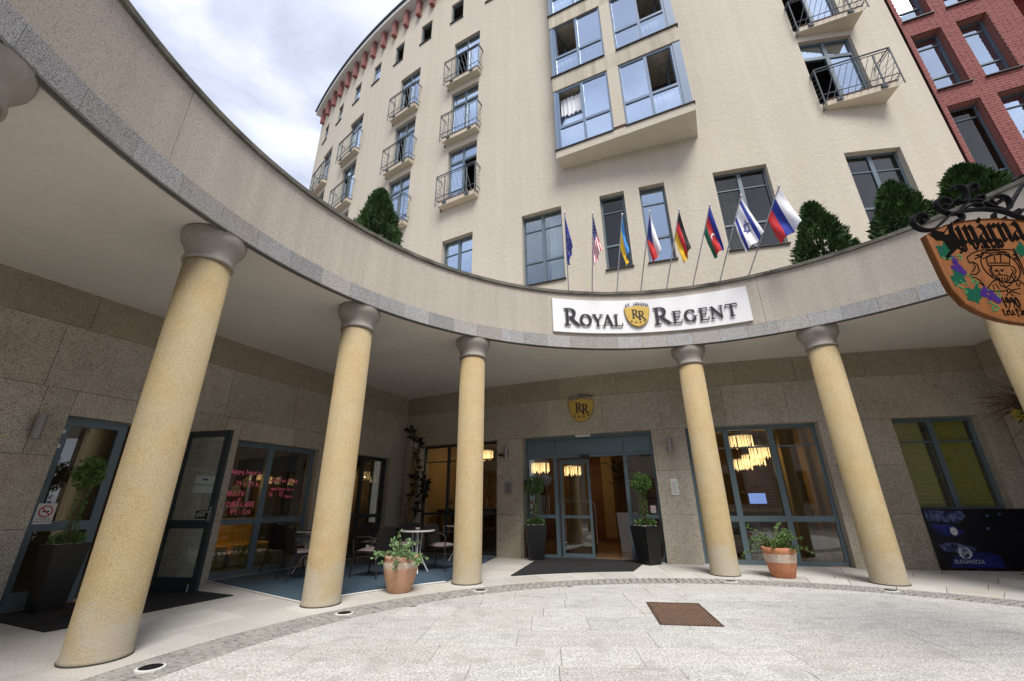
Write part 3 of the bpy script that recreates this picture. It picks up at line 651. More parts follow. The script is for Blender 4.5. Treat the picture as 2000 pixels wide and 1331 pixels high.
# soffit: ring slab out to the walls
def wall_r(a):
    a = radians(a); d = Vector((sin(a), cos(a))); best = 11.5
    den = d.dot(Vector((1, -.4475))); num = (LP - Vector((CX, CY))).dot(Vector((1, -.4475)))
    if abs(den) > 1e-6 and num/den > 0: best = min(best, num/den)
    ex, ey = CX-FX, CY-FY; bq = d.x*ex+d.y*ey; cq = ex*ex+ey*ey-FR*FR; D = bq*bq-cq
    if D > 0:
        t = -bq-D**.5
        if t > 0: best = min(best, t)
    return best + .12
mb = MB(); n = 150; sec = []
for i in range(n+1):
    a = -106.3+190.3*i/n; r1 = wall_r(a); r0 = RF+.05; s_, c_ = sin(radians(a)), cos(radians(a))
    sec.append([(r0*s_, r0*c_, 4.225), (r1*s_, r1*c_, 4.225), (r1*s_, r1*c_, 4.62), (r0*s_, r0*c_, 4.62)])
for i in range(n): mb.add(sec[i]+sec[i+1], [(4, 5, 1, 0), (5, 6, 2, 1), (6, 7, 3, 2), (7, 4, 0, 3)])
mb.build('soffit', 'soffit', can)
arc_box(-106.2, 82, RF+.02, RF+.055, 4.18, 4.204, 140).build('drip_edge', 'soffit_drip', can)
# ------------------------------------------------------------------ columns
shaft = MB().lathe([(.242, .0), (.246, .01), (.246, .03), (.238, .06), (.238, 3.9)], 40)
base_ = MB().lathe([(.252, 0), (.252, .012)], 40)
cap = MB().lathe([(.24, 3.84), (.262, 3.845), (.262, 3.875), (.248, 3.885), (.25, 3.94), (.262, 3.99), (.29, 4.04), (.318, 4.085), (.324, 4.10), (.328, 4.12), (.332, 4.135), (.332, 4.19), (.328, 4.224)], 40)
CLAB = {-95.4: 'yellow column at the left edge, only its grey capital in view', -73.4: 'nearest tall yellow stucco column beside the left door mat', -51.45: 'yellow stucco column at the corner of the blue carpet', -29.4: 'yellow stucco column between the terracotta pot and the hotel doors',
        14.8: 'yellow stucco column just right of the sliding entrance', 36.8: 'yellow stucco column between the right terracotta pot and the poster', 58.8: 'yellow stucco column behind the wooden wine bar sign'}
proto = None
for a, lab in CLAB.items():
    x_, y_ = ring(a, RC)
    if proto is None:
        c = empty('column', (x_, y_, 0)); sh = shaft.build('shaft', 'column_stucco', c, smooth=True); base_.build('foot_joint', 'dark_stain', c); cap.build('capital', 'capital', c, smooth=True); proto = c
    else: c = copy_tree(proto); c.location = (x_, y_, 0)
    tag(c, lab, 'column', 'columns of the round colonnade')
# in-ground lamps
proto = None
LLAB = ['round recessed floor lamp beside the nearest yellow column', 'round recessed floor lamp in the setts by the blue carpet corner', 'round recessed floor lamp in front of the column left of the doors', 'round recessed floor lamp in front of the column right of the doors', 'round recessed floor lamp in front of the column near the poster']
for a, lab in zip((-74.0, -52.5, -30.5, 14.2, 36.4), LLAB):
    x_, y_ = ring(a, 5.29)
    if proto is None:
        c = empty('floor_lamp', (x_, y_, 0)); b = MB(); b.lathe([(.082, .010), (.103, .006), (.105, -.02)], 28); b.f = [f for f in b.f if len(f) == 4]; b.build('rim', 'trim_white', c); MB().lathe([(.083, -.02), (.083, .008)], 28).build('lens', 'planter_black', c); proto = c
    else: c = copy_tree(proto); c.location = (x_, y_, 0)
    tag(c, lab, 'floor lamp', 'recessed lamps in the sett ring')
# iron cover
cv = tag(empty('iron_cover', (1.92, 5.69, 0), radians(-9)), 'rusty brown rectangular iron access cover in the pale paving', 'access cover')
MB().box(-.31, .31, -.53, .53, -.03, .004).build('frame', 'rust_iron', cv)
b = MB()
for i in range(16):
    for j in range(26):
        x_ = -.275+.55*i/15 + (.018 if j % 2 else -.0); y_ = -.49+.98*j/25; q = .0105
        b.add([(x_-q, y_, .0035), (x_, y_-q*1.3, .0035), (x_+q, y_, .0035), (x_, y_+q*1.3, .0035), (x_, y_, .013)], [(0, 1, 4), (1, 2, 4), (2, 3, 4), (3, 0, 4)])
tag(b.build('raised_studs', 'rust_stud', cv), kind='stuff')
b = MB()
for x0, x1, y0, y1 in ((-.32, -.295, -.54, .54), (.295, .32, -.54, .54), (-.295, .295, -.54, -.515), (-.295, .295, .515, .54)): b.box(x0, x1, y0, y1, -.02, .009)
b.build('rim', 'rust_iron', cv)
# ------------------------------------------------------------------ mats and carpet
def flat(name, poly, m, z0, z1, label, cat):
    n = len(poly); cx_ = sum(p[0] for p in poly)/n; cy_ = sum(p[1] for p in poly)/n
    return tag(MB().prism([(x-cx_, y-cy_) for x, y in poly], 0, z1-z0).build(name, m, None, (cx_, cy_, z0)), label, cat)
P = lambda s, o: fr_left(s, o)[0]
flat('door_mat', [P(6.35, .02), P(6.35, 1.62), P(8.35, 1.62), P(8.35, .02)], 'mat_black', .002, .014, 'black ribbed door mat in front of the left glass side door', 'door mat')
flat('door_mat', [ring(-20.9, 6.28), (.62, 11.18), (2.9, 10.35), ring(.4, 6.28), ring(-5, 6.28), ring(-10, 6.28), ring(-15.5, 6.28)], 'mat_black', .002, .014, 'black door mat fanning out before the sliding entrance doors', 'door mat')
arc_pts = [ring(a, 6.24) for a in (-52.6, -48, -44, -40, -36, -32)]
cor_ = fr_front(S_CORNER_F+.05, .03)[0]
cpoly = [P(8.98, .02)] + arc_pts + [(-.42, 11.42), fr_front(-15.4, .03)[0], cor_]
flat('carpet', cpoly, 'carpet', .002, .012, 'blue outdoor carpet under the cafe tables and chairs', 'carpet')
b = MB().tube([(*P(8.98, .02), .012)] + [(*p, .012) for p in arc_pts], .012, 5)
tag(b.build('carpet_trim', 'trim_white'), 'thin white metal strip along the edge of the blue carpet', 'trim')
flat('green_mat', [(8.1, 6.9), (9.2, 6.75), (9.2, 7.3), (8.3, 7.4)], 'green_mat', .002, .012, 'green mat at the far right edge of the arcade', 'mat')
flat('door_mat', [(8.45, 7.75), (9.4, 7.6), (9.5, 8.05), (8.6, 8.15)], 'mat_black', .002, .012, 'small black mat below the poster at the right edge', 'door mat')
# ------------------------------------------------------------------ interiors
def room_box(pref, fr, s_mid, x0, x1, y0, y1, z1, fm, wm, cm):
    (px, py), rz = fr(s_mid)
    for nm, bx, m in (('floor', (x0, x1, y0, y1, -.03, .015), fm), ('ceiling', (x0, x1, y0, y1, z1, z1+.1), cm), ('back_wall', (x0, x1, y1, y1+.1, 0, z1), wm), ('left_wall', (x0-.1, x0, y0, y1, 0, z1), wm), ('right_wall', (x1, x1+.1, y0, y1, 0, z1), wm)):
        tag(MB().box(*bx).build(pref+'_'+nm, m, None, (px, py, 0), rz), kind='structure')
    return (px, py), rz
(lx, ly), lrz = room_box('lobby', fr_front, -12.4, -5.6, 4.5, .42, 6.2, 3.1, 'lobby_floor', 'lobby_wall', 'lobby_ceiling')
(cx0, cy0), crz = room_box('cafe', fr_left, 9.9, -3.5, 3.2, .36, 3.6, 2.9, 'carpet', 'cafe_wall', 'cafe_wall')
def at(px, py, rz, x_, y_): return (px+x_*cos(rz)-y_*sin(rz), py+x_*sin(rz)+y_*cos(rz))
b = MB()
for k in range(46):
    a = 2*pi*k/23+rnd(-.05, .05); r_ = rnd(.24, .28) if k < 23 else rnd(.08, .2); x_, y_ = r_*cos(a), r_*sin(a); zt = rnd(-.05, .06)
    b.add([(x_-.009, y_, -.15+zt), (x_, y_-.009, -.15+zt), (x_+.009, y_, -.15+zt), (x_, y_+.009, -.15+zt), (x_-.004, y_, .11), (x_, y_-.004, .11), (x_+.004, y_, .11), (x_, y_+.004, .11)], [(0, 1, 5, 4), (1, 2, 6, 5), (2, 3, 7, 6), (3, 0, 4, 7), (0, 3, 2, 1)])
proto = None
CH = [((5.71, 10.83, 2.62), 'uppermost crystal chandelier seen through the window right of the doors'), ((6.57, 12.67, 2.21), 'lowest crystal chandelier seen through the window right of the doors'), ((6.56, 11.96, 2.27), 'third crystal chandelier down, seen through the right lobby window'), ((6.42, 11.27, 2.4), 'second crystal chandelier down, seen through the right lobby window'),
      ((.83, 13.56, 2.24), 'crystal chandelier glowing behind the glass left of the sliding leaf'), ((1.97, 14.69, 2.22), 'crystal chandelier glowing deep behind the sliding entrance leaf'), ((-.93, 14.09, 2.69), 'crystal chandelier glowing through the cafe window left of the pier')]
for (p, lab) in CH:
    if proto is None:
        c = empty('chandelier', p); b.build('crystal_drops', 'lamp_glow', c); MB().lathe([(.28, .11), (.28, .14), (.06, .15), (.02, .3)], 20).build('canopy_plate', 'steel', c); proto = c
        MB().lathe([(.008, .28), (.008, .9)], 6).build('rod', 'steel', c)
    else: c = copy_tree(proto); c.location = p
    tag(c, lab, 'chandelier', 'lobby chandeliers')
for i, p in enumerate(((5.9, 11.6, 2.0), (1.4, 13.9, 2.2), (-1.2, 13.6, 2.3))):
    d = bpy.data.lights.new('chandelier_light', 'POINT'); d.energy = 5; d.color = (1, .66, .32); d.shadow_soft_size = .03
    o = bpy.data.objects.new('chandelier_light', d); col.objects.link(o); o.location = p
# reception desk, panel, picture, lobby planter, screen
def in_lobby(x_, y_): return (*at(lx, ly, lrz, x_, y_), 0)
de = tag(empty('reception_desk', in_lobby(3.3, 3.2), lrz), 'brown reception desk behind the window right of the doors', 'desk')
MB().box(-1.1, 1.1, -.3, .3, .016, .95).build('counter_body', 'wood_panel', de); MB().box(-1.18, 1.18, -.38, .36, .953, 1.0).build('counter_top', 'room_warm', de)
sc_ = tag(empty('computer_screen', (*in_lobby(3.35, 3.1)[:2], 1.0), lrz), 'lit computer screen on the reception desk', 'screen')
MB().box(-.22, .22, 0, .03, .12, .42).build('case', 'plastic_black', sc_); MB().box(-.2, .2, -.006, -.002, .14, .40).build('display', 'screen', sc_); MB().lathe([(.1, 0), (.1, .012), (.02, .02), (.02, .12)], 12, 0, .02).build('stand', 'plastic_black', sc_)
pn = tag(empty('wood_partition', in_lobby(-1.9, 5.2), lrz), 'dark wood partition with a lit doorway deep inside the lobby', 'partition')
MB().box(-1.2, -.3, 0, .1, .016, 2.7).build('panel', 'wood_panel', pn); MB().box(.4, 1.2, 0, .1, .016, 2.7).build('panel', 'wood_panel', pn); MB().box(-.3, .4, 0, .1, 2.1, 2.7).build('lintel', 'wood_panel', pn)
pc = tag(empty('framed_picture', (*in_lobby(2.4, 6.15)[:2], 1.5), lrz), 'dark framed picture on the lobby back wall', 'picture')
MB().box(-.4, .4, 0, .04, 0, .95).build('frame', 'wood_panel', pc); MB().box(-.34, .34, -.008, -.003, .06, .89).build('canvas', 'leaf_black', pc)
cb = tag(empty('cabinet', in_lobby(.9, 5.0), lrz), 'black cabinet standing inside the lobby behind the open doors', 'cabinet')
MB().box(-.5, .5, 0, .45, .016, 1.35).build('body', 'planter_black', cb)
for k in range(2): MB().box(-.48+.49*k, -.01+.49*k, -.02, -.003, .06, 1.3).build('door', 'wood_panel', cb)
lp_ = tag(empty('lobby_plant', in_lobby(.05, 2.1), lrz), 'tall reed plant in a white square planter inside the entrance', 'plant')
MB().add([(-.2, -.2, .016), (.2, -.2, .016), (.2, .2, .016), (-.2, .2, .016), (-.25, -.25, .95), (.25, -.25, .95), (.25, .25, .95), (-.25, .25, .95)], [(0, 1, 5, 4), (1, 2, 6, 5), (2, 3, 7, 6), (3, 0, 4, 7), (4, 5, 6, 7)]).build('planter', 'table_white', lp_)
b = MB(); lv_ = MB()
for k in range(9):
    x_, y_ = rnd(-.15, .15), rnd(-.15, .15); b.tube([(x_, y_, .9), (x_*1.2, y_*1.2, 1.6), (x_*1.5, y_*1.5, 2.1)], .01, 5)
    for j in range(16): lv_.leaf((x_*1.4+rnd(-.1, .1), y_*1.4+rnd(-.1, .1), rnd(1.65, 2.25)), (rnd(-1, 1), rnd(-1, 1), rnd(-.3, .6)), rnd(.15, .3), .035)
b.build('stems', 'stem', lp_); lv_.build('leaves', 'leaf_black', lp_)
for i, (x_, y_) in enumerate(((1.55, 4.3), (-.75, 4.6), (4.1, 2.2))):
    pl = tag(empty('lobby_pillar', in_lobby(x_, y_), lrz), ('beige pillar in the lobby left of the reception desk', 'beige pillar deep inside the lobby behind the sliding leaf', 'beige pillar at the right end of the lobby window')[i], 'pillar', 'lobby pillars')
    MB().box(-.17, .17, -.17, .17, .016, 3.1).build('shaft', 'room_warm', pl); MB().box(-.2, .2, -.2, .2, .016, .16).build('plinth', 'wood_panel', pl)
bm = tag(empty('ceiling_beam', (*in_lobby(2.9, 1.8)[:2], 2.86), lrz), 'boxed ceiling beam in the lobby above the reception desk', 'beam'); MB().box(-2.2, 1.5, -.15, .15, 0, .235).build('casing', 'lobby_wall', bm)
sh = tag(empty('louvre_screen', in_lobby(3.75, 4.6), lrz), 'dark slatted louvre screen behind the reception desk', 'screen')
for k in range(20): MB().box(-.3, .3, -.02, .03, 1.05+.085*k, 1.11+.085*k).build('slat', 'wood_panel', sh)
for k in (-.33, .30): MB().box(k, k+.03, -.03, .04, .016, 2.8).build('post', 'wood_panel', sh)
ez = tag(empty('easel', in_lobby(2.05, 2.2), lrz), 'dark easel with a pale board inside the right lobby window', 'easel')
for x0_, x1_, y1_ in ((-.3, -.05, 0), (.3, .05, 0), (0, 0, .4)): MB().tube([(x0_, y1_, .016), (x1_, .0, 1.75)], .018).build('leg', 'planter_black', ez)
MB().box(-.3, .3, -.06, -.03, .75, 1.45).build('board', 'trim_white', ez)
ac = tag(empty('lobby_armchair', in_lobby(2.75, 1.7), lrz), 'pale armchair inside the right lobby window', 'armchair')
MB().cbox(-.4, .4, -.35, .35, .1, .45, .03).build('seat', 'cushion', ac); MB().cbox(-.4, .4, .35, .5, .1, .85, .03).build('backrest', 'cushion', ac)
for k in (-.5, .403): MB().cbox(k, k+.1, -.35, .5, .016, .6, .02).build('arm', 'cushion', ac)
dp = tag(empty('dark_doorway', in_lobby(-4.0, 6.1), lrz), 'dark inner door at the back behind the wide cafe window', 'door')
MB().box(-.5, .5, 0, .08, .016, 2.15).build('door_leaf', 'planter_black', dp); MB().box(-.62, -.503, -.03, .08, .016, 2.25).build('jamb', 'wood_panel', dp); MB().box(.503, .62, -.03, .08, .016, 2.25).build('jamb', 'wood_panel', dp)
bc = tag(empty('bar_counter', in_lobby(-4.3, 1.6), lrz), 'dark bar counter behind the wide cafe window', 'counter')
MB().box(-1.1, 1.3, 0, .5, .016, 1.0).build('counter_body', 'wood_panel', bc); MB().box(-1.15, 1.35, -.06, .55, 1.003, 1.05).build('counter_top', 'planter_black', bc)
for i in range(7):
    bo = tag(empty('bottle', (*in_lobby(-5.1+.30*i, 1.8), )), ('first', 'second', 'third', 'fourth', 'fifth', 'sixth', 'seventh')[i]+' bottle from the left on the dark bar counter', 'bottle', 'bottles on the bar counter'); bo.location.z = 1.052
    MB().lathe([(.035, 0), (.038, .01), (.038, .18), (.014, .24), (.014, .31), (.016, .32)], 12).build('glass', ('leaf_black', 'gold', 'leaf_mid')[i % 3], bo); MB().lathe([(.0385, .05), (.0385, .13)], 12).build('paper_label', 'trim_white', bo)
lc = tag(empty('luggage_cart', in_lobby(-1.05, .75), lrz), 'chrome luggage cart behind the glass left of the entrance', 'luggage cart')
b = MB()
for y_ in (0, .5): b.tube([(-.4, y_, .25), (-.4, y_, 1.15), (-.33, y_, 1.25), (.33, y_, 1.25), (.4, y_, 1.15), (.4, y_, .25)], .016)
b.build('hoop', 'steel', lc); MB().box(-.42, .42, -.03, .53, .2, .25).build('deck', 'planter_black', lc)
for x_ in (-.35, .35):
    for y_ in (.05, .45): MB().lathe([(.03, .016), (.05, .05), (.05, .15), (.03, .199)], 10, x_, y_).build('wheel', 'plastic_black', lc)
# cafe inside
def in_cafe(x_, y_, z=0): return (*at(cx0, cy0, crz, x_, y_), z)
for x_, lab in ((-.35, 'yellow bench seat inside the cafe window, left of the mullion'), (.75, 'yellow bench seat inside the cafe window, right of the mullion')):
    so = tag(empty('bench_seat', in_cafe(x_, 1.5), crz), lab, 'bench', 'yellow benches in the cafe')
    MB().cbox(-.5, .5, -.3, .3, .016, .45, .03).build('seat', 'sofa', so); MB().cbox(-.5, .5, .3, .42, .016, .95, .03).build('backrest', 'sofa', so)
for i, (x_, z, lab) in enumerate(((-.62, 1.82, 'glowing orange pendant lamp behind the pink window writing'), (2.9, 1.9, 'glowing orange pendant lamp behind the far cafe window'))):
    pd = tag(empty('pendant_lamp', in_cafe(x_, 1.3, z), crz), lab, 'pendant lamp', 'cafe pendant lamps')
    MB().lathe([(.04, .09), (.2, .02), (.21, 0.0)], 20).build('lamp_shade', 'planter_black', pd); MB().lathe([(.19, -.012), (.19, -.002)], 20).build('bulb', 'pendant_glow', pd); MB().lathe([(.006, .09), (.006, 1.0)], 6).build('cord', 'planter_black', pd)
    d = bpy.data.lights.new('pendant_light', 'POINT'); d.energy = 6; d.color = (1, .55, .2); d.shadow_soft_size = .02
    o = bpy.data.objects.new('pendant_light', d); col.objects.link(o); o.location = in_cafe(x_, 1.3, z-.15)
b = MB()
for k in range(26):
    x_ = -1.0+rnd(0, 3.0); z = rnd(1.1, 2.2); b.add([(x_+.14*cos(t*pi/8), 3.57, z+.14*sin(t*pi/8)) for t in range(16)] + [(x_+.14*cos(t*pi/8), 3.595, z+.14*sin(t*pi/8)) for t in range(16)], [tuple(range(16))] + [(t, (t+1) % 16, 16+(t+1) % 16, 16+t) for t in range(16)])
rd = b.build('record_discs', 'lamp_grey', None, (cx0, cy0, 0), crz); tag(rd, 'grey record discs covering the cafe back wall', 'wall decoration', kind='stuff')
# ------------------------------------------------------------------ drawn lettering
def stroke(mb, pts, w, y0, y1, nib=None, k=[0]):
    ws = w if isinstance(w, (list, tuple)) else [w]*len(pts)
    for i in range(len(pts)-1):
        (x0, z0), (x1, z1) = pts[i], pts[i+1]; k[0] = (k[0]+1) % 17; yy = y0 - k[0]*.00004
        if nib: a = b = nib
        else:
            L = hypot(x1-x0, z1-z0) or 1; nx, nz = -(z1-z0)/L/2, (x1-x0)/L/2; a, b = (nx*ws[i], nz*ws[i]), (nx*ws[i+1], nz*ws[i+1])
        if nib and abs((x1-x0)*a[1]-(z1-z0)*a[0]) < 1e-5: continue
        q = [(x0-a[0], z0-a[1]), (x1-b[0], z1-b[1]), (x1+b[0], z1+b[1]), (x0+a[0], z0+a[1])]
        mb.vprism(q, yy, y1)
    return mb
def arcp(cx, cz, rx, rz_, a0, a1, n=14): return [(cx+rx*cos(radians(a0+(a1-a0)*i/n)), cz+rz_*sin(radians(a0+(a1-a0)*i/n))) for i in range(n+1)]
def serif(ch):                                        # roman capital, cap height 1: list of (points, widths)
    T, t = .15, .06; S = lambda x0, x1, z: ([(x0, z), (x1, z)], t*.9); b, c = .028, .972
    if ch == 'R': return [([(.17, 0), (.17, 1)], T), S(.0, .36, b), S(.0, .3, c), (arcp(.32, .735, .27, .245, 90, -90), [t, t, .09, .12, T, T, T, T, T, T, T, .12, .09, t, t]), ([(.17, .98), (.33, .98)], t), ([(.17, .49), (.33, .49)], t), ([(.36, .5), (.58, .22), (.80, .05)], [T, T, .13]), S(.70, .93, b+.005)], .90
    if ch == 'O': return [(arcp(.46, .5, .38, .46, 0, 360, 32), [T*abs(cos(2*pi*i/32))**.8*.9+t for i in range(33)])], .92
    if ch == 'Y': return [([(.14, .98), (.42, .45)], T), ([(.74, .98), (.44, .45)], t*1.2), ([(.43, .5), (.43, 0)], T), S(.0, .32, c), S(.58, .88, c), S(.27, .60, b)], .88
    if ch == 'A': return [([(.12, 0), (.43, .99)], t*1.3), ([(.43, .99), (.78, 0)], T), ([(.22, .34), (.66, .34)], t), S(.0, .27, b), S(.62, .93, b)], .93
    if ch == 'L': return [([(.17, 0), (.17, 1)], T), S(0, .36, c), ([(.0, b), (.66, b)], t), ([(.63, 0), (.67, .26)], .06)], .70
    if ch == 'E': return [([(.17, 0), (.17, 1)], T), ([(.0, c), (.62, c)], t), ([(.0, b), (.66, b)], t), ([(.17, .52), (.5, .52)], t), ([(.6, 1), (.61, .78)], .06), ([(.64, 0), (.67, .25)], .06), ([(.49, .41), (.49, .64)], .05)], .72
    if ch == 'G': return [(arcp(.46, .5, .38, .46, 45, 320, 26), [t+T*abs(cos(radians(45+275*i/26)))**.8*.85 for i in range(27)]), ([(.74, .05), (.74, .42)], T*.95), S(.56, .92, .43), ([(.73, .95), (.75, .70)], .05)], .92
    if ch == 'N': return [([(.15, 0), (.15, .98)], t*1.2), ([(.13, .99), (.78, .03)], T), ([(.78, 0), (.78, 1)], t*1.2), S(.0, .30, b), S(.0, .2, c), S(.63, .93, c)], .95
    if ch == 'T': return [([(.40, 0), (.40, 1)], T), ([(.02, c), (.78, c)], t), ([(.03, 1), (.01, .76)], .06), ([(.77, 1), (.79, .76)], .06), S(.22, .58, b)], .80
def shield_poly(w, h, grow=0):
    pts = []; hw = w/2
    for i in range(9): t = i/8; pts.append((-hw+hw*t, h*.40+.10*h*t**1.6+.0))
    pts += [(-x_, z) for x_, z in pts[-2::-1]]
    side = [(hw*.99, h*.2), (hw*.93, h*.0), (hw*.80, -h*.2), (hw*.58, -h*.36), (hw*.3, -h*.46), (0, -h*.5)]
    pts += side + [(-x_, z) for x_, z in side[-2::-1]]
    c = 1+grow; return [(x_*c, z*c) for x_, z in pts]
def star(cx, cz, r): return [(cx+(r if i % 2 == 0 else r*.42)*cos(pi/2+i*pi/5), cz+(r if i % 2 == 0 else r*.42)*sin(pi/2+i*pi/5)) for i in range(10)]
def shield(parent, loc, rz, w, h, dark):
    s = MB().vprism(shield_poly(w, h, .05), -.012, 0).build('shield_rim', 'gold_rim', parent, loc, rz)
    MB().vprism(shield_poly(w, h), -.022, -.0125).build('shield_face', 'gold', s)
    lt = MB()
    for dx, dz in ((-.23, .02), (.03, -.06)):
        for pts, ws in serif('R')[0]:
            k = h*.44; ws = [v*k for v in ws] if isinstance(ws, list) else ws*k
            stroke(lt, [(w*dx+x_*k*.8, h*dz+(z-.5)*k+h*.08) for x_, z in pts], ws, -.028, -.0225)
    lt.build('monogram', dark, s)
    for i in range(4): x_ = (-.27+.18*i)*w; MB().vprism(star(x_, -h*(.25 if i in (0, 3) else .30), w*.055), -.026, -.0225).build('star', dark, s)
    return s
# ------------------------------------------------------------------ hotel sign on the parapet
hs = tag(empty('hotel_sign', (CX, CY, 0)), 'white curved sign board reading Royal Regent on the canopy parapet', 'sign')
arc_box(-13.5, 27.2, 5.63, 5.665, 4.525, 5.285, 30).build('sign_board', 'white_sign', hs)
for a in (-10, 0, 10, 20): arc_box(a, a+.6, 5.664, 5.683, 4.6, 5.2, 1).build('bracket', 'steel', hs)
def on_ring(a, r): return (r*sin(radians(a)), r*cos(radians(a)))
for ch, a, sm in (('R', -9.3, 0), ('O', -6.28, 1), ('Y', -3.6, 1), ('A', -1.38, 1), ('L', .85, 1), ('R', 10.2, 0), ('E', 13.2, 1), ('G', 15.85, 1), ('E', 18.5, 1), ('N', 21.0, 1), ('T', 23.75, 1)):
    st, adv = serif(ch); k = .27 if sm else .385; mb = MB()
    for pts, ws in st:
        ws = [v*k*1.05 for v in ws] if isinstance(ws, list) else ws*k*1.05
        stroke(mb, [((x_-adv/2)*k, z*k) for x_, z in pts], ws, -.022, 0)
    x_, y_ = on_ring(a, 5.612); mb.build('letter', 'letter_black', hs, (x_, y_, 4.672), -radians(a))
x_, y_ = on_ring(5.0, 5.60); shield(hs, (x_, y_, 4.885), -radians(5.0), .50, .48, 'sill_dark')
for i, ch in enumerate('ST.JOSEPH'):
    a = 5.1+(i-4)*.56; x_, y_ = on_ring(a, 5.612); z = 5.185-.0022*(i-4)**2
    text_obj(ch, .085, .006, 'letter_black', hs, (x_, y_, z-.03), -radians(a), 'small_letter')
# emblem over the doors
(px, py), rz = fr_front(-12.98, .012)
em = tag(empty('emblem', (px, py, 3.36), rz), 'gold shield emblem with a double R on the granite above the entrance', 'emblem')
shield(em, (0, 0, 0), 0, .62, .58, 'letter_black')
for i, ch in enumerate('ST.JOSEPH'): text_obj(ch, .105, .006, 'letter_black', em, ((i-4)*.068, -.01, .335-.003*(i-4)**2), 0, 'small_letter')
# ------------------------------------------------------------------ flags
FL = [[(1.26, 8.32, 5.55), (1.21, 7.85, 7.31), (1.21, 7.86, 7.29), (1.24, 8.14, 6.23), (1.33, 7.78, 6.28), (1.23, 7.8, 5.89)],
[(1.79, 8.38, 5.55), (1.85, 7.88, 7.3), (1.85, 7.88, 7.28), (1.82, 8.1, 6.51), (1.96, 7.8, 6.25), (1.78, 7.84, 5.89)],
[(2.34, 8.4, 5.55), (2.53, 7.93, 7.3), (2.53, 7.93, 7.28), (2.45, 8.12, 6.59), (2.55, 7.87, 6.25), (2.49, 7.89, 5.88)],
[(2.86, 8.36, 5.55), (3.11, 7.8, 7.27), (3.11, 7.81, 7.25), (3.03, 7.99, 6.68), (3.19, 7.71, 6.12), (3.0, 7.79, 5.89)],
[(3.4, 8.27, 5.55), (3.74, 7.73, 7.26), (3.74, 7.74, 7.24), (3.62, 7.93, 6.64), (3.8, 7.65, 6.18), (3.65, 7.72, 5.84)],
[(3.92, 8.13, 5.55), (4.33, 7.53, 7.22), (4.32, 7.53, 7.2), (4.19, 7.74, 6.63), (4.39, 7.43, 6.05), (4.19, 7.55, 5.83)],
[(4.42, 7.94, 5.55), (4.8, 7.14, 7.14), (4.8, 7.15, 7.12), (4.68, 7.39, 6.65), (4.95, 6.98, 6.04), (4.63, 7.19, 5.76)],
[(4.91, 7.71, 5.55), (5.32, 6.73, 7.02), (5.32, 6.74, 7.01), (5.17, 7.08, 6.49), (5.42, 6.58, 6.0), (5.1, 6.84, 5.73)]]
FLAB = ['dark blue flag with a ring of gold stars, leftmost on the parapet', 'red and white striped flag with a starry blue canton', 'light blue and yellow flag hanging limp', 'white and red flag with a blue wedge at the hoist', 'black, red and gold flag hanging limp', 'blue, red and green banded flag with a white crescent', 'white flag with two blue stripes and a blue six pointed star', 'white, blue and red banded flag, rightmost on the parapet']
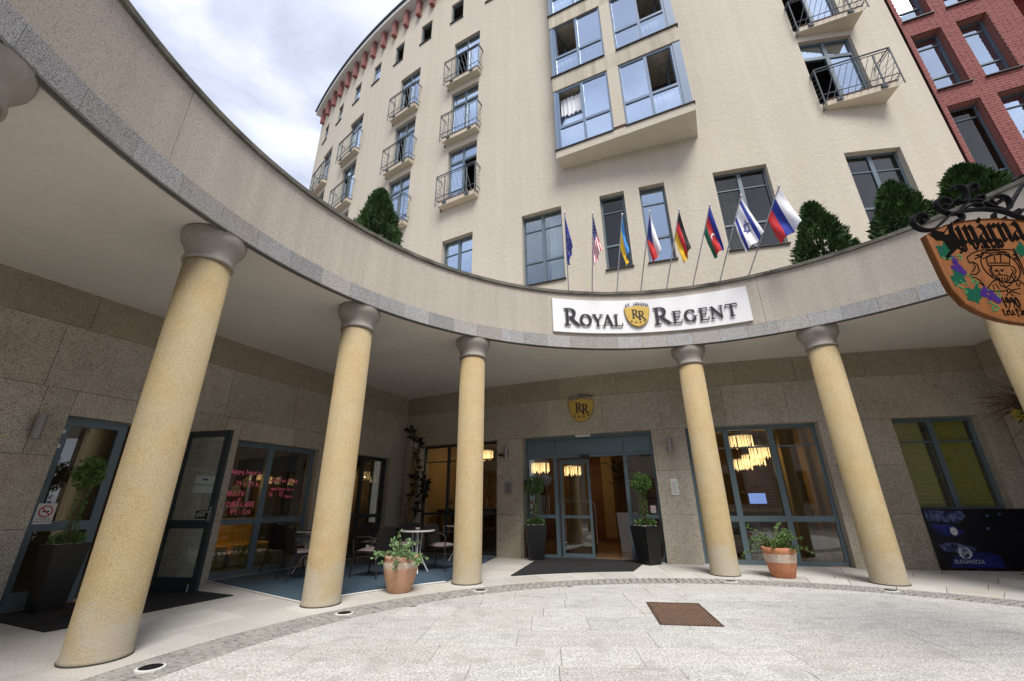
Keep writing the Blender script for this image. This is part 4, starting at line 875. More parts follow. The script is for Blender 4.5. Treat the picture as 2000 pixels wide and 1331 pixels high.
# colour of a flag cell: u along the fly, v from the top
def fc(k, u, v):
    if k == 0: return 'blue'
    if k == 1: return 'dblue' if (u < .42 and v < .54) else ('red' if int(v*13) % 2 == 0 else 'white')
    if k == 2: return 'sky' if v < .5 else 'yellow'
    if k == 3: return 'dblue' if u < .5-abs(v-.5) else ('white' if v < .5 else 'red')
    if k == 4: return ('black', 'red', 'gold')[min(2, int(v*3))]
    if k == 5: return ('blue', 'red', 'green')[min(2, int(v*3))]
    if k == 6: return 'blue' if .1 < v < .26 or .74 < v < .9 else 'white'
    return ('white', 'blue', 'red')[min(2, int(v*3))]
for k, (b0, t0, ht, hb, ft, fb_) in enumerate(FL):
    root = tag(empty('flag', b0), FLAB[k], 'flag', 'flags along the parapet')
    b0, t0, ht, hb, ft, fb_ = [Vector(p) for p in (b0, t0, ht, hb, ft, fb_)]
    d = (t0-b0).normalized()
    MB().tube([b0-b0-d*.12, t0-b0], .013, 8).build('pole', 'steel', root); MB().lathe([(.0, -.02), (.02, -.01), (.024, .01), (.012, .03), (.001, .05)], 10).build('finial', 'trim_white', root, tuple(t0-b0))
    MB().tube([-d*.16, d*.03], .022, 8).build('pole_socket', 'steel', root)
    nu, nv = 44, 39; grid = []; nrm = Vector((t0.x, t0.y, 0)).normalized(); ph = rnd(0, 6)
    def cloth(u, v):
        p = ht.lerp(hb, v).lerp(ft.lerp(fb_, v), u)
        sag = sin(pi*u)*.10*(ft-ht).length; p = p + Vector((0, 0, -sag*(1-u)*.8))
        fold = sin(u*4+v*10+ph)*.055*u**.6 + sin(u*9-v*5+ph*2)*.028*u
        return p + nrm*(fold - .05*u) + Vector((nrm.y, -nrm.x, 0))*(.018*sin(v*11+ph+u*2)*u) - b0
    cells = {}
    for i in range(nu):
        for j in range(nv): cells.setdefault(fc(k, (i+.5)/nu, (j+.5)/nv), []).append((i, j))
    names = list(cells); vs_ = [cloth(i/nu, j/nv) for i in range(nu+1) for j in range(nv+1)]; fs = []; mi = []
    for n_, nm in enumerate(names):
        for i, j in cells[nm]: fs.append((i*(nv+1)+j, (i+1)*(nv+1)+j, (i+1)*(nv+1)+j+1, i*(nv+1)+j+1)); mi.append(n_)
    o = obj('cloth', vs_, fs, None, root, smooth=True)
    for nm in names: o.data.materials.append(MATS['flag_'+nm])
    o.data.polygons.foreach_set('material_index', mi); o.data.polygons.foreach_set('use_smooth', [True]*len(fs))
    md = o.modifiers.new('thick', 'SOLIDIFY'); md.thickness = .003
    def emblem(polys, m):
        mb = MB()
        for poly in polys:
            c_ = [cloth(u, v) - nrm*.014 for u, v in poly]; mb.add(c_, [tuple(range(len(c_)))])
        mb.build('emblem', m, o)
    if k == 0: emblem([[(.5+.2*cos(a*pi/6)+.045*cos(t*1.2566)*.7, .5+.3*sin(a*pi/6)+.045*sin(t*1.2566)) for t in range(5)] for a in range(12)], 'flag_yellow')
    if k == 1: emblem([[(.05+.085*(a % 5)+.014*cos(t*1.2566), .06+.1*(a//5)+.02*sin(t*1.2566)) for t in range(5)] for a in range(25)], 'flag_white')
    if k == 5: emblem([[(.46+.09*cos(radians(t)), .5+.12*sin(radians(t))) for t in range(50, 311, 20)] + [(.49+.07*cos(radians(t)), .5+.09*sin(radians(t))) for t in range(300, 59, -20)]], 'flag_white')
    if k == 6:
        tri = []
        for s_ in (1, -1):
            pts = [(.5+.2*cos(radians(90+120*i)), .5-s_*.21*sin(radians(90+120*i))) for i in range(3)]
            for i in range(3):
                a, b = pts[i], pts[(i+1) % 3]; m_ = [(x_*.74+.5*.26, y_*.74+.5*.26) for x_, y_ in (a, b)]
                tri.append([a, ((a[0]+b[0])/2, (a[1]+b[1])/2), b, m_[1], ((m_[0][0]+m_[1][0])/2, (m_[0][1]+m_[1][1])/2), m_[0]])
        emblem(tri, 'flag_blue')
# ------------------------------------------------------------------ terrace shrubs
def thuja(h, r, n):
    mb = MB()
    for i in range(n):
        t = random.random()**.85; z = h*t; a = rnd(0, 2*pi); lump = 1+.15*sin(a*4+z*6)+.12*sin(a*9-z*13)+rnd(-.06, .10)
        rr = r*(1-t**1.7)**.8*lump*(rnd(.55, 1.0)**.5)*min(1, .62+t*2.2); p = Vector((rr*cos(a), rr*sin(a), z))
        d = Vector((cos(a)*.8+rnd(-.5, .5), sin(a)*.8+rnd(-.5, .5), rnd(.2, 1.1)))
        mb.leaf(p, d, rnd(.06, .16), rnd(.025, .05), .12)
    return mb
TH_ = thuja(2.0, .52, 9000)
TLAB = ['cone shaped dark green shrub on the terrace below the left balconies', 'cone shaped dark green shrub beside the rightmost flag', 'cone shaped dark green shrub in front of the right terrace window', 'wide dark green shrub above the wooden sign']
th0 = None
for (a, r, s_, zb), lab in zip(((-48.2, 6.42, (.93, .93, 1.0), 5.08), (41.2, 6.45, (1.0, 1.0, 1.03), 5.06), (52.3, 6.5, (.98, .98, .92), 5.04), (60.2, 6.6, (1.25, 1.15, .80), 5.02)), TLAB):
    x_, y_ = ring(a, r)
    if th0 is None:
        c = empty('terrace_shrub', (x_, y_, zb)); TH_.build('foliage', 'leaf_dark', c); MB().lathe([(.05, -.1), (.035, .8), (.01, 1.7)], 8).build('trunk', 'stem', c); MB().lathe([(.3, -.46), (.36, -.02), (.33, -.02), (.33, -.06)], 20).build('tub', 'planter_black', c); th0 = c
    else: c = copy_tree(th0); c.location = (x_, y_, zb); c.rotation_euler = (0, 0, a)
    c.scale = s_; tag(c, lab, 'shrub', 'shrubs on the canopy terrace')
# ------------------------------------------------------------------ terracotta pots
def bush(n, r, z0, spread, ll):
    lv, st = MB(), MB()
    for i in range(n):
        a = rnd(0, 2*pi); e_ = rnd(.25, 1.2); L = rnd(.6, 1)*spread; p = Vector((rnd(-.6, .6)*r, rnd(-.6, .6)*r, z0)); d = Vector((cos(a)*cos(e_), sin(a)*cos(e_), sin(e_))); pts = [p]
        for j in range(7):
            d = (d + Vector((rnd(-.15, .15), rnd(-.15, .15), -.13))).normalized(); p = p + d*L/7; pts.append(p)
            for s_ in range(4): lv.leaf(p + Vector((rnd(-.02, .02),)*3), d + Vector((rnd(-1, 1), rnd(-1, 1), rnd(-.5, .9))), ll*rnd(.7, 1.2), ll*rnd(.5, .8))
        st.tube(pts, [.006]*4+[.004]*4, 4)
    return lv, st
def pot(name, x_, y_, prof, m, lab, bands, lm, bushargs, rz=0):
    c = tag(empty(name, (x_, y_, 0), rz), lab, 'potted plant'); pt = MB().lathe(prof, 36).build('pot', m, c, smooth=True)
    for pr_ in bands: b_ = MB(); b_.lathe(pr_, 36); b_.f = [f for f in b_.f if len(f) == 4]; b_.build('lime_band', 'lime_crust', c, smooth=True)
    zt = prof[-1][1]; lv, st = bush(*bushargs); lv.build('leaves', lm, c); st.build('stems', 'stem', c); MB().lathe([(prof[-1][0], zt-.03), (.01, zt)], 20).build('soil', 'soil', c)
x_, y_ = ring(-40.6, 5.96)
pot('potted_bush', x_, y_, [(.15, 0), (.165, .01), (.215, .16), (.25, .30), (.255, .37), (.245, .44), (.25, .45), (.25, .485), (.235, .49), (.228, .46)], 'terracotta_pale', 'round terracotta pot with pale green bush beside the blue carpet', [[(.2518, .32), (.2565, .36), (.252, .405)]], 'leaf_pale', (32, .2, .45, .42, .05))
x_, y_ = ring(23.4, 5.98)
pot('potted_bush', x_, y_, [(.16, 0), (.175, .012), (.215, .15), (.24, .28), (.252, .38), (.26, .40), (.262, .46), (.25, .465), (.24, .44)], 'terracotta', 'orange terracotta pot with green bush in front of the lobby window', [[(.2335, .235), (.2415, .285), (.252, .365)]], 'leaf_mid', (36, .18, .43, .52, .055))
# ------------------------------------------------------------------ black planters with clipped bay trees
def topiary():
    c = empty('topiary_planter'); q0, q1, H = .16, .235, .74
    MB().add([(-q0, -q0, 0), (q0, -q0, 0), (q0, q0, 0), (-q0, q0, 0), (-q1, -q1, H), (q1, -q1, H), (q1, q1, H), (-q1, q1, H), (-q1+.025, -q1+.025, H), (q1-.025, -q1+.025, H), (q1-.025, q1-.025, H), (-q1+.025, q1-.025, H), (-q1+.03, -q1+.03, H-.05), (q1-.03, -q1+.03, H-.05), (q1-.03, q1-.03, H-.05), (-q1+.03, q1-.03, H-.05)],
             [(0, 1, 5, 4), (1, 2, 6, 5), (2, 3, 7, 6), (3, 0, 4, 7), (4, 5, 9, 8), (5, 6, 10, 9), (6, 7, 11, 10), (7, 4, 8, 11), (8, 9, 13, 12), (9, 10, 14, 13), (10, 11, 15, 14), (11, 8, 12, 15), (3, 2, 1, 0)]).build('planter', 'planter_black', c)
    MB().box(-q1+.03, q1-.03, -q1+.03, q1-.03, H-.06, H-.03).build('soil', 'soil', c)
    pb = MB()
    for i in range(60):
        x_, y_ = rnd(-.19, .19), rnd(-.19, .19); r_ = rnd(.015, .03); pb.lathe([(r_*.5, H-.035), (r_, H-.02), (r_*.8, H-.005), (r_*.2, H+.003)], 6, x_, y_)
    tag(pb.build('pebbles', 'pebble', c), kind='stuff')
    MB().tube([(.02, 0, H-.03), (-.02, .01, 1.05), (.02, -.01, 1.3), (0, 0, 1.62)], .014, 6).build('stem', 'stem', c)
    lv = MB()
    for i in range(850):
        u = Vector((random.gauss(0, 1), random.gauss(0, 1), random.gauss(0, .75))).normalized()*(.2*rnd(.45, 1.05)); lv.leaf(Vector((0, 0, 1.60))+u, u+Vector((rnd(-.15, .15),)*3), rnd(.035, .065), rnd(.025, .04))
    for i in range(260): z = rnd(.8, 1.5); a = rnd(0, 7); r_ = rnd(.02, .07); lv.leaf((r_*cos(a), r_*sin(a), z), (cos(a), sin(a), rnd(-.3, .6)), rnd(.03, .055), .03)
    for i in range(200): a = rnd(0, 7); r_ = rnd(.05, .2); lv.leaf((r_*cos(a), r_*sin(a), H+rnd(-.02, .10)), (cos(a), sin(a), rnd(-.4, .8)), rnd(.04, .07), .045)
    lv.build('leaves', 'leaf_mid', c); return c
tp = topiary()
TP = [(*fr_front(-14.22, .16)[0], .1, 1.0, 'black planter with a clipped tree at the left of the sliding entrance'), (*fr_front(-11.74, .20)[0], .5, 1.0, 'black planter with a clipped tree at the right of the sliding entrance'), (*fr_left(6.80, .34)[0], 1.2, (.80, .80, 1.02), 'large black planter with a clipped tree before the left glass side door')]
for i, (x_, y_, rz, s_, lab) in enumerate(TP):
    c = tp if i == 0 else copy_tree(tp); c.location = (x_, y_, .014 if i == 2 else .0); c.rotation_euler = (0, 0, rz); c.scale = s_ if isinstance(s_, tuple) else (s_, s_, s_); tag(c, lab, 'topiary', 'clipped trees in black planters')
# ------------------------------------------------------------------ cafe chairs and tables
def chair():
    c = empty('cafe_chair')
    MB().box(-.24, .24, -.24, .22, .39, .42).build('seat', 'wicker', c)
    cu = MB(); n = 8; vs_ = []
    for i in range(n+1):
        for j in range(n+1):
            u, v = i/n*2-1, j/n*2-1; vs_.append((u*.225, v*.215, .425+.045*(1-abs(u)**4)*(1-abs(v)**4)))
    cu.add(vs_, [(i*(n+1)+j, (i+1)*(n+1)+j, (i+1)*(n+1)+j+1, i*(n+1)+j+1) for i in range(n) for j in range(n)]); cu.build('cushion', 'cushion', c, smooth=True)
    bk_ = MB(); n = 10; vs_ = []
    for i in range(n+1):
        u = i/n*2-1; zt = .82-.05*u**4; y_ = .23-.05*u*u
        vs_ += [(u*.24, y_, .42), (u*.245, y_+.07, zt), (u*.245, y_+.095, zt), (u*.24, y_+.025, .42)]
    for i in range(n):
        a = 4*i; b = a+4; bk_.add([], []); bk_.f += [(a, b, b+1, a+1), (a+1, b+1, b+2, a+2), (a+2, b+2, b+3, a+3), (a+3, b+3, b, a)]
    bk_.v = vs_; bk_.f += [(0, 1, 2, 3), (4*n+3, 4*n+2, 4*n+1, 4*n)]; bk_.build('backrest', 'wicker', c)
    for sx in (-1, 1):
        MB().tube([(sx*.235, -.235, .40), (sx*.255, -.27, 0)], .014).build('leg', 'chair_frame', c); MB().tube([(sx*.23, .22, .40), (sx*.25, .30, 0)], .014).build('leg', 'chair_frame', c)
        MB().tube([(sx*.25, -.25, .40), (sx*.27, -.26, .60), (sx*.275, -.2, .645), (sx*.27, .05, .655), (sx*.245, .25, .62)], .014).build('armrest', 'chair_frame', c)
        MB().tube([(sx*.1, .0, .40), (sx*.22, -.26, .2)], .007).build('brace', 'chair_frame', c)
    return c
ch0 = chair()
CHS = [(-3.75, 8.35, 2.35, 'dark wicker chair half hidden behind the carpet corner column'), (-2.55, 8.55, -1.95, 'dark wicker chair with pale cushion and hanging tie, left of the round table'), (-1.45, 9.35, 1.15, 'dark wicker armchair with pale cushion right of the round table'), (-2.2, 9.75, .15, 'dark wicker chair behind the round white table'), (-4.55, 9.35, 2.9, 'dark wicker chair in front of the cafe window with writing'), (-3.1, 10.3, .9, 'dark wicker chair in the shade before the narrow cafe window')]
for i, (x_, y_, rz, lab) in enumerate(CHS):
    c = ch0 if i == 0 else copy_tree(ch0); c.location = (x_, y_, .013); c.rotation_euler = (0, 0, rz); tag(c, lab, 'chair', 'wicker cafe chairs')
rb = MB(); rb.tube([(-.24, .2, .4), (-.27, .22, .3), (-.24, .24, .18), (-.28, .25, .1)], .008, 5); rb.tube([(-.24, .2, .4), (-.22, .24, .28), (-.25, .27, .2)], .008, 5)
for o in bpy.data.objects:
    if o.get('label') == CHS[1][3]: rb.build('cushion_tie', 'trim_white', o)
def table():
    t = empty('cafe_table'); MB().lathe([(.30, .70), (.33, .705), (.33, .725), (.31, .73)], 32).build('table_top', 'table_white', t); MB().lathe([(.296, .731), (.296, .734)], 32).build('glass_inlay', 'planter_black', t)
    for k in range(4): a = k*pi/2+.4; MB().tube([(.09*cos(a), .09*sin(a), .70), (.07*cos(a), .07*sin(a), .3), (.24*cos(a), .24*sin(a), 0)], .014).build('leg', 'table_white', t)
    return t
t0 = table()
for i, (x_, y_, lab) in enumerate(((-1.86, 8.95, 'round white rimmed cafe table behind the terracotta pot'), (-1.25, 10.75, 'second round cafe table, farther back by the wide cafe window'), (-3.95, 9.05, 'round cafe table behind the carpet corner column'))):
    c = t0 if i == 0 else copy_tree(t0); c.location = (x_, y_, .013); tag(c, lab, 'table', 'round cafe tables')
at_ = tag(empty('ashtray', (-1.86, 8.95, .749)), 'small glass ashtray on the round white table', 'ashtray'); MB().lathe([(.04, 0), (.05, .03), (.042, .03), (.035, .01)], 14).build('dish', 'trim_white', at_)
# ------------------------------------------------------------------ rubber plant in the corner
x_, y_ = fr_left(13.75, .45)[0]
rp = tag(empty('rubber_plant', (x_, y_, .013)), 'tall climbing rubber plant with dark leaves in the cafe corner', 'plant')
MB().lathe([(.2, 0), (.28, .3), (.3, .6), (.27, .6), (.26, .5)], 20).build('pot', 'planter_black', rp)
st, lv = MB(), MB()
for pts in ([(0, 0, .5), (-.05, .0, 1.1), (.12, .05, 1.6), (.15, .05, 2.2), (.2, .03, 2.8), (-.1, -.1, 3.25)], [(.05, 0, .5), (.25, -.1, 1.0), (.45, -.15, 1.5), (.5, -.2, 1.95)]):
    st.tube(pts, .016, 6)
    for i in range(70):
        k = rnd(.32, 1)*(len(pts)-1.001); a, b = Vector(pts[int(k)]), Vector(pts[int(k)+1]); p = a.lerp(b, k-int(k)); lv.leaf(p, (rnd(-1, 1), rnd(-1, 1), rnd(-.7, .5)), rnd(.16, .26), rnd(.08, .12), .1)
st.build('stems', 'stem', rp); lv.build('leaves', 'leaf_black', rp)
# ------------------------------------------------------------------ wall lamps, camera, plaques, notices
def lamp():
    c = empty('wall_lamp'); MB().lathe([(.048, -.16), (.052, -.155), (.052, .155), (.048, .16)], 20, 0, -.10).build('cylinder_shade', 'lamp_grey', c); MB().box(-.025, .025, -.06, .002, -.05, .05).build('wall_mount', 'plastic_black', c); return c
l0 = lamp()
for i, ((p, rz), z, lab) in enumerate(((fr_left(6.21, 0), 2.21, 'grey cylinder wall lamp on the granite left of the side door'), (fr_front(-15.0, 0), 2.42, 'grey cylinder wall lamp on the pier left of the entrance'), (fr_front(-11.04, 0), 2.40, 'grey cylinder wall lamp on the pier right of the entrance'))):
    c = l0 if i == 0 else copy_tree(l0); c.location = (*p, z); c.rotation_euler = (0, 0, rz); tag(c, lab, 'wall lamp', 'cylinder wall lamps')
def simple_thing(name, fr, s, off, z, parts, lab, cat):
    p, rz = fr(s, off); c = tag(empty(name, (*p, z), rz), lab, cat)
    for nm, mb, m in parts: mb.build(nm, m, c)
    return c
simple_thing('security_camera', fr_front, -15.12, 0, 2.36, [('camera_body', MB().box(-.05, .04, -.2, -.06, -.03, .03), 'plastic_black'), ('mount', MB().box(-.015, .015, -.06, .001, -.02, .02), 'plastic_black')], 'small black camera beside the lamp on the left entrance pier', 'camera')
simple_thing('security_camera', fr_front, -18.0, 0, 2.85, [('camera_body', MB().box(-.09, .07, -.14, -.02, -.05, .05), 'plastic_white'), ('lens', MB().box(-.05, .03, -.145, -.141, -.03, .03), 'plastic_black'), ('bracket', MB().box(-.02, .02, -.05, .001, -.18, -.05), 'plastic_white')], 'white square camera high in the cafe corner', 'camera')
simple_thing('alarm_box', fr_left, 7.55, 0, 2.62, [('casing', MB().cbox(-.05, .05, -.07, .001, 0, .13, .01), 'plastic_black'), ('grille', MB().box(-.035, .035, -.074, -.071, .03, .1), 'lamp_grey')], 'small dark box on the granite above the side door', 'alarm box')
c = simple_thing('plaque', fr_front, -14.98, 0, 1.42, [('plate', MB().cbox(-.11, .11, -.012, .001, 0, .3), 'lamp_grey')], 'grey metal plaque on the pier left of the entrance', 'plaque')
for i in range(5): MB().box(-.07+.01*(i % 2), .07-.015*(i % 3), -.0135, -.0125, .05+.045*i, .062+.045*i).build('text_line', 'sill_dark', c)
c = simple_thing('plaque', fr_front, -11.05, 0, 1.34, [('plate', MB().cbox(-.075, .075, -.02, .001, 0, .34), 'plastic_white')], 'white intercom style notice on the pier right of the entrance', 'plaque')
for i in range(7): MB().box(-.05, .05-.012*(i % 3), -.0215, -.0205, .04+.035*i, .052+.035*i).build('text_line', 'lamp_grey', c)
c = simple_thing('plaque', fr_left, 8.55, 0, 1.42, [('plate', MB().cbox(-.17, .17, -.012, .001, 0, .28), 'trim_white')], 'silver Regents Club plaque seen through the open door leaf', 'plaque')
text_obj('REGENTS CLUB', .045, .001, 'letter_black', c, (0, -.0135, .12)); MB().vprism([(-.04, .2), (0, .215), (.04, .2), (.04, .245), (0, .23), (-.04, .245)], -.0145, -.0125).build('bow_mark', 'letter_black', c)
def nosmoke(fr, s, off, z, w, lab):
    p, rz = fr(s, off); c = tag(empty('notice', (*p, z), rz), lab, 'notice'); k = w/.2
    MB().box(-.1*k, .1*k, -.002, 0, 0, .27*k).build('card', 'plastic_white', c)
    mb = MB(); stroke(mb, arcp(0, .165*k, .07*k, .07*k, 0, 360, 20), .016*k, -.0032, -.0022); stroke(mb, [(-.05*k, .215*k), (.05*k, .115*k)], .014*k, -.0034, -.0024); mb.build('prohibition_ring', 'red_paint', c)
    MB().box(-.04*k, .04*k, -.0030, -.0021, .155*k, .172*k).build('cigarette', 'letter_black', c)
    text_obj('KOURENI', .036*k, .0003, 'letter_black', c, (0, -.0028, .055*k)); text_obj('ZAKAZANO', .036*k, .0003, 'letter_black', c, (0, -.0028, .02*k))
nosmoke(fr_left, 6.66, -.122, 1.0, .19, 'no smoking notice on the glass of the left side door')
nosmoke(fr_front, -11.56, -.235, .98, .11, 'no smoking notice on the glass right of the entrance')
p, rz = fr_front(-14.46, -.232); c = tag(empty('sticker', (*p, .98), rz), 'tall narrow red and white sticker on the glass left of the entrance', 'sticker')
MB().box(-.03, .03, -.002, 0, 0, .3).build('strip', 'plastic_white', c); MB().box(-.024, .024, -.003, -.0021, .2, .28).build('red_square', 'red_paint', c); MB().box(-.024, .024, -.003, -.0021, .03, .1).build('blue_square', 'screen' if False else 'letter_black', c)
p, rz = fr_front(-14.56, -.12); c = tag(empty('oval_plate', (*p, 1.62), rz+pi/2), 'dark oval plate on the left reveal of the entrance', 'plate'); MB().vprism([(.06*cos(t*pi/12), .14*sin(t*pi/12)) for t in range(24)], -.012, .001).build('disc', 'plastic_black', c)
# frosted shields on the entrance glass
p, rz = fr_front(-14.05, -.28); c = tag(empty('glass_decal', (*p, 1.72), rz), 'frosted shield decal on the glass left of the sliding door', 'decal'); MB().vprism(shield_poly(.26, .26), -.002, 0).build('shield', 'lamp_grey', c)
# pink window writing
HW = {'H': [[(0, 0), (0, 1)], [(.6, 0), (.6, 1)], [(0, .5), (.6, .5)]], 'a': [[(.5, .6), (.1, .6), (0, .3), (.15, 0), (.5, .15), (.5, .6), (.55, 0)]], 'p': [[(0, .6), (0, -.4)], [(0, .5), (.3, .62), (.5, .35), (.3, .05), (0, .1)]], 'y': [[(0, .6), (.2, .15), (.5, .1)], [(.5, .6), (.4, -.3), (.1, -.4)]],
      'h': [[(0, 0), (0, 1)], [(0, .4), (.3, .6), (.5, .4), (.5, 0)]], 'o': [[(.25, .6), (0, .3), (.25, 0), (.5, .3), (.25, .6)]], 'u': [[(0, .6), (0, .15), (.2, 0), (.5, .15)], [(.5, .6), (.5, 0)]], 'r': [[(0, 0), (0, .6)], [(0, .4), (.3, .62), (.4, .5)]], 's': [[(.45, .55), (.2, .62), (.05, .45), (.4, .2), (.25, 0), (0, .05)]],
      '1': [[(0, .7), (.25, 1), (.25, 0)]], '9': [[(.5, .7), (.25, .5), (.05, .75), (.3, 1), (.5, .75), (.4, 0)]], '2': [[(0, .8), (.25, 1), (.5, .75), (0, 0), (.55, 0)]], '-': [[(0, .4), (.4, .4)]], 'M': [[(0, 0), (.05, 1), (.35, .4), (.65, 1), (.7, 0)]], 'O': [[(.3, 1), (0, .5), (.3, 0), (.6, .5), (.3, 1)]], 'J': [[(.1, 1), (.5, 1)], [(.35, 1), (.35, .15), (.15, 0), (0, .2)]],
      'i': [[(.1, 0), (.1, .6)], [(.1, .85), (.12, .92)]], 'T': [[(0, 1), (.6, 1)], [(.3, 1), (.3, 0)]], 'C': [[(.5, .85), (.25, 1), (0, .5), (.25, 0), (.5, .15)]], 'U': [[(0, 1), (0, .2), (.25, 0), (.5, .2), (.5, 1)]], 'B': [[(0, 0), (0, 1), (.35, .95), (.35, .6), (0, .52), (.45, .4), (.45, .05), (0, 0)]], 'A': [[(0, 0), (.3, 1), (.55, 0)], [(.1, .35), (.5, .35)]],
      'L': [[(0, 1), (0, 0), (.45, 0)]], 'R': [[(0, 0), (0, 1), (.4, .9), (.4, .6), (0, .5), (.5, 0)]], 'E': [[(.5, 1), (0, 1), (0, 0), (.5, 0)], [(0, .5), (.4, .5)]], '4': [[(.4, 0), (.4, 1), (0, .35), (.55, .35)]], ',': [[(.15, .1), (.05, -.15)]], 'z': [[(0, .6), (.45, .6), (0, 0), (.45, 0)]], 'k': [[(0, 0), (0, 1)], [(.4, .6), (0, .25), (.4, 0)]],
      'f': [[(.4, .95), (.2, 1), (.15, 0)], [(0, .55), (.4, .55)]], 'e': [[(0, .3), (.45, .35), (.25, .62), (0, .3), (.2, 0), (.45, .1)]], '&': [[(.55, 0), (.1, .8), (.25, 1), (.35, .8), (0, .3), (.2, 0), (.5, .35)]], 'n': [[(0, 0), (0, .6)], [(0, .4), (.3, .6), (.45, .4), (.45, 0)]], 'd': [[(.5, 1), (.5, 0)], [(.5, .5), (.2, .6), (0, .3), (.2, 0), (.5, .1)]], 'c': [[(.45, .5), (.2, .6), (0, .3), (.2, 0), (.45, .1)]], '6': [[(.4, 1), (.05, .4), (.25, 0), (.5, .25), (.3, .5), (.05, .3)]], '7': [[(0, 1), (.5, 1), (.2, 0)]]}
wr = tag(empty('window_writing', (*fr_left(9.9, -.10)[0], 0), fr_left(0)[1]), 'pink handwritten happy hours prices on the cafe window', 'writing')
def scribble(txt, x0, z0, h_, w_=None, tilt=0, nm='written_line'):
    mb = MB(); x_ = x0
    for chh in txt:
        for pl in HW.get(chh, []): stroke(mb, [(x_+px_*h_*.9+rnd(-.003, .003), z0+(x_-x0)*tilt+pz*h_+rnd(-.003, .003)) for px_, pz in pl], .016, -.0035, -.001)
        x_ += h_*(.72 if chh not in 'i1,-' else .5) if chh != ' ' else h_*.45
    mb.build(nm, 'pink_pen', wr)
scribble('Happy hours', -.88, 1.78, .085, tilt=.0)
scribble('19 - 21 h', -.70, 1.555, .095); scribble('MOJiTO', -.86, 1.375, .09); scribble('a', -.60, 1.285, .09); scribble('CUBA LiBRE', -.80, 1.19, .085); scribble('49,- Czk', -.70, 1.06, .085)
scribble('Coffee & Tea', .06, 1.66, .075); scribble('and free ice c', .06, 1.50, .06); scribble('16 - 17', .02, 1.38, .09); scribble('here', .42, 1.36, .06)
# ------------------------------------------------------------------ poster on the parapet of the right window
p, rz = fr_front(-5.70, .035); po = tag(empty('poster', (*p, .03), rz), 'dark blue night scene advertising panel lettered Eleganzza below the blind window', 'poster')
MB().box(-.98, 1.0, 0, .03, 0, 1.0).build('panel', 'poster_dark', po)
def pp(poly, m, y, nm): MB().vprism(poly, y, y+.001).build(nm, m, po)
pp([(-.96, .98), (-.96, .80), (-.45, .76), (-.30, .86), (-.35, .97)], 'poster_pale', -.002, 'printed_facade'); pp([(-.94, .76), (-.55, .72), (-.40, .60), (-.60, .52), (-.88, .56)], 'poster_blue', -.002, 'printed_windscreen')
pp([(-.90, .40), (-.66, .44), (-.32, .34), (-.36, .26), (-.84, .28)], 'poster_pale', -.002, 'printed_grille'); pp([(-.86, .02), (-.70, .22), (-.15, .28), (.02, .20), (.06, .02)], 'poster_blue', -.002, 'printed_bonnet')
pp([(-.58+.06*cos(t*pi/8), .62+.07*sin(t*pi/8)) for t in range(16)], 'poster_white', -.0035, 'printed_lamp')
for x_, z in ((.05, .88), (.25, .90), (-.02, .66), (.4, .55), (.62, .7)): pp([(x_+.035*cos(t*pi/6), z+.03*sin(t*pi/6)) for t in range(9)], 'poster_pale', -.0035, 'printed_light')
mb = MB()
for i in range(14): a = i*2*pi/14; mb.vprism([(-.52+.085*cos(a)+.028*cos(t*pi/3+a), .26+.085*sin(a)+.028*sin(t*pi/3)) for t in range(6)], -.004-.00005*i, -.003)
stroke(mb, [(-.57, .28), (-.53, .23), (-.50, .29), (-.47, .24)], .014, -.006, -.003); mb.build('wreath_mark', 'poster_white', po)
text_obj('ELEGANZZA', .085, .001, 'poster_white', po, (-.5, -.004, .09))
p, rz = fr_right(1.6, .035); po2 = tag(empty('poster', (*p, .03), rz), 'dark advertising panel with small figures at the right edge', 'poster')
MB().box(-1.5, 1.5, 0, .03, 0, 1.0).build('panel', 'poster_dark', po2)
for x_ in (-1.2, -.9): MB().vprism([(x_-.08, .4), (x_+.08, .4), (x_+.07, .65), (x_+.03, .7), (x_+.04, .78), (x_-.04, .78), (x_-.03, .7), (x_-.07, .65)], -.002, -.001).build('printed_figure', 'flower_pink', po2)
# ------------------------------------------------------------------ flower garland on the right wall
p, rz = fr_right(.75, .10); ga = tag(empty('flower_garland', (*p, 0), rz), 'hanging garland of dry twigs and artificial flowers at the right end wall', 'garland')
tw = MB(); lf2 = MB(); ll = MB()
for i in range(150):
    a = rnd(-.3, pi+.3); L = rnd(.25, .75); p0 = Vector((rnd(-.2, .3), rnd(-.12, 0), rnd(2.75, 2.95))); d = Vector((cos(a)*1.1-.25, -rnd(.1, .8), sin(a)*.7+rnd(-.3, .2))).normalized(); pts = [p0+d*L*t+Vector((0, 0, -.22*L*t*t)) for t in (0, .35, .7, 1)]; tw.tube(pts, [.006, .005, .004, .002], 3)
for i in range(60):
    p0 = Vector((rnd(-.15, .3), rnd(-.15, 0), rnd(1.1, 2.8))); d = Vector((rnd(-1, .6), rnd(-1, 0), rnd(-.9, .1))).normalized(); L = rnd(.2, .5); tw.tube([p0+d*L*t+Vector((0, 0, -.3*L*t*t)) for t in (0, .35, .7, 1)], [.005, .004, .003, .002], 3)
for i in range(420): lf2.leaf((rnd(-.15, .35), rnd(-.16, 0), rnd(1.0, 2.9)), (rnd(-1, 1), rnd(-1, .2), rnd(-1, .6)), rnd(.08, .18), rnd(.03, .06))
tw.build('twigs', 'stem', ga); lf2.build('leaves', 'leaf_black', ga)
for i in range(26):
    z = rnd(1.25, 2.9); x_ = rnd(-.2, .25); m = random.choice(('flower_pink', 'flower_yellow', 'flower_white', 'flower_white', 'leaf_lime')); fl = MB()
    for k in range(7): a = k*.9; fl.leaf((0, 0, 0), (cos(a), -.4, sin(a)), .09, .04)
    fl.build('flower', m, ga, (x_, -.17, z))
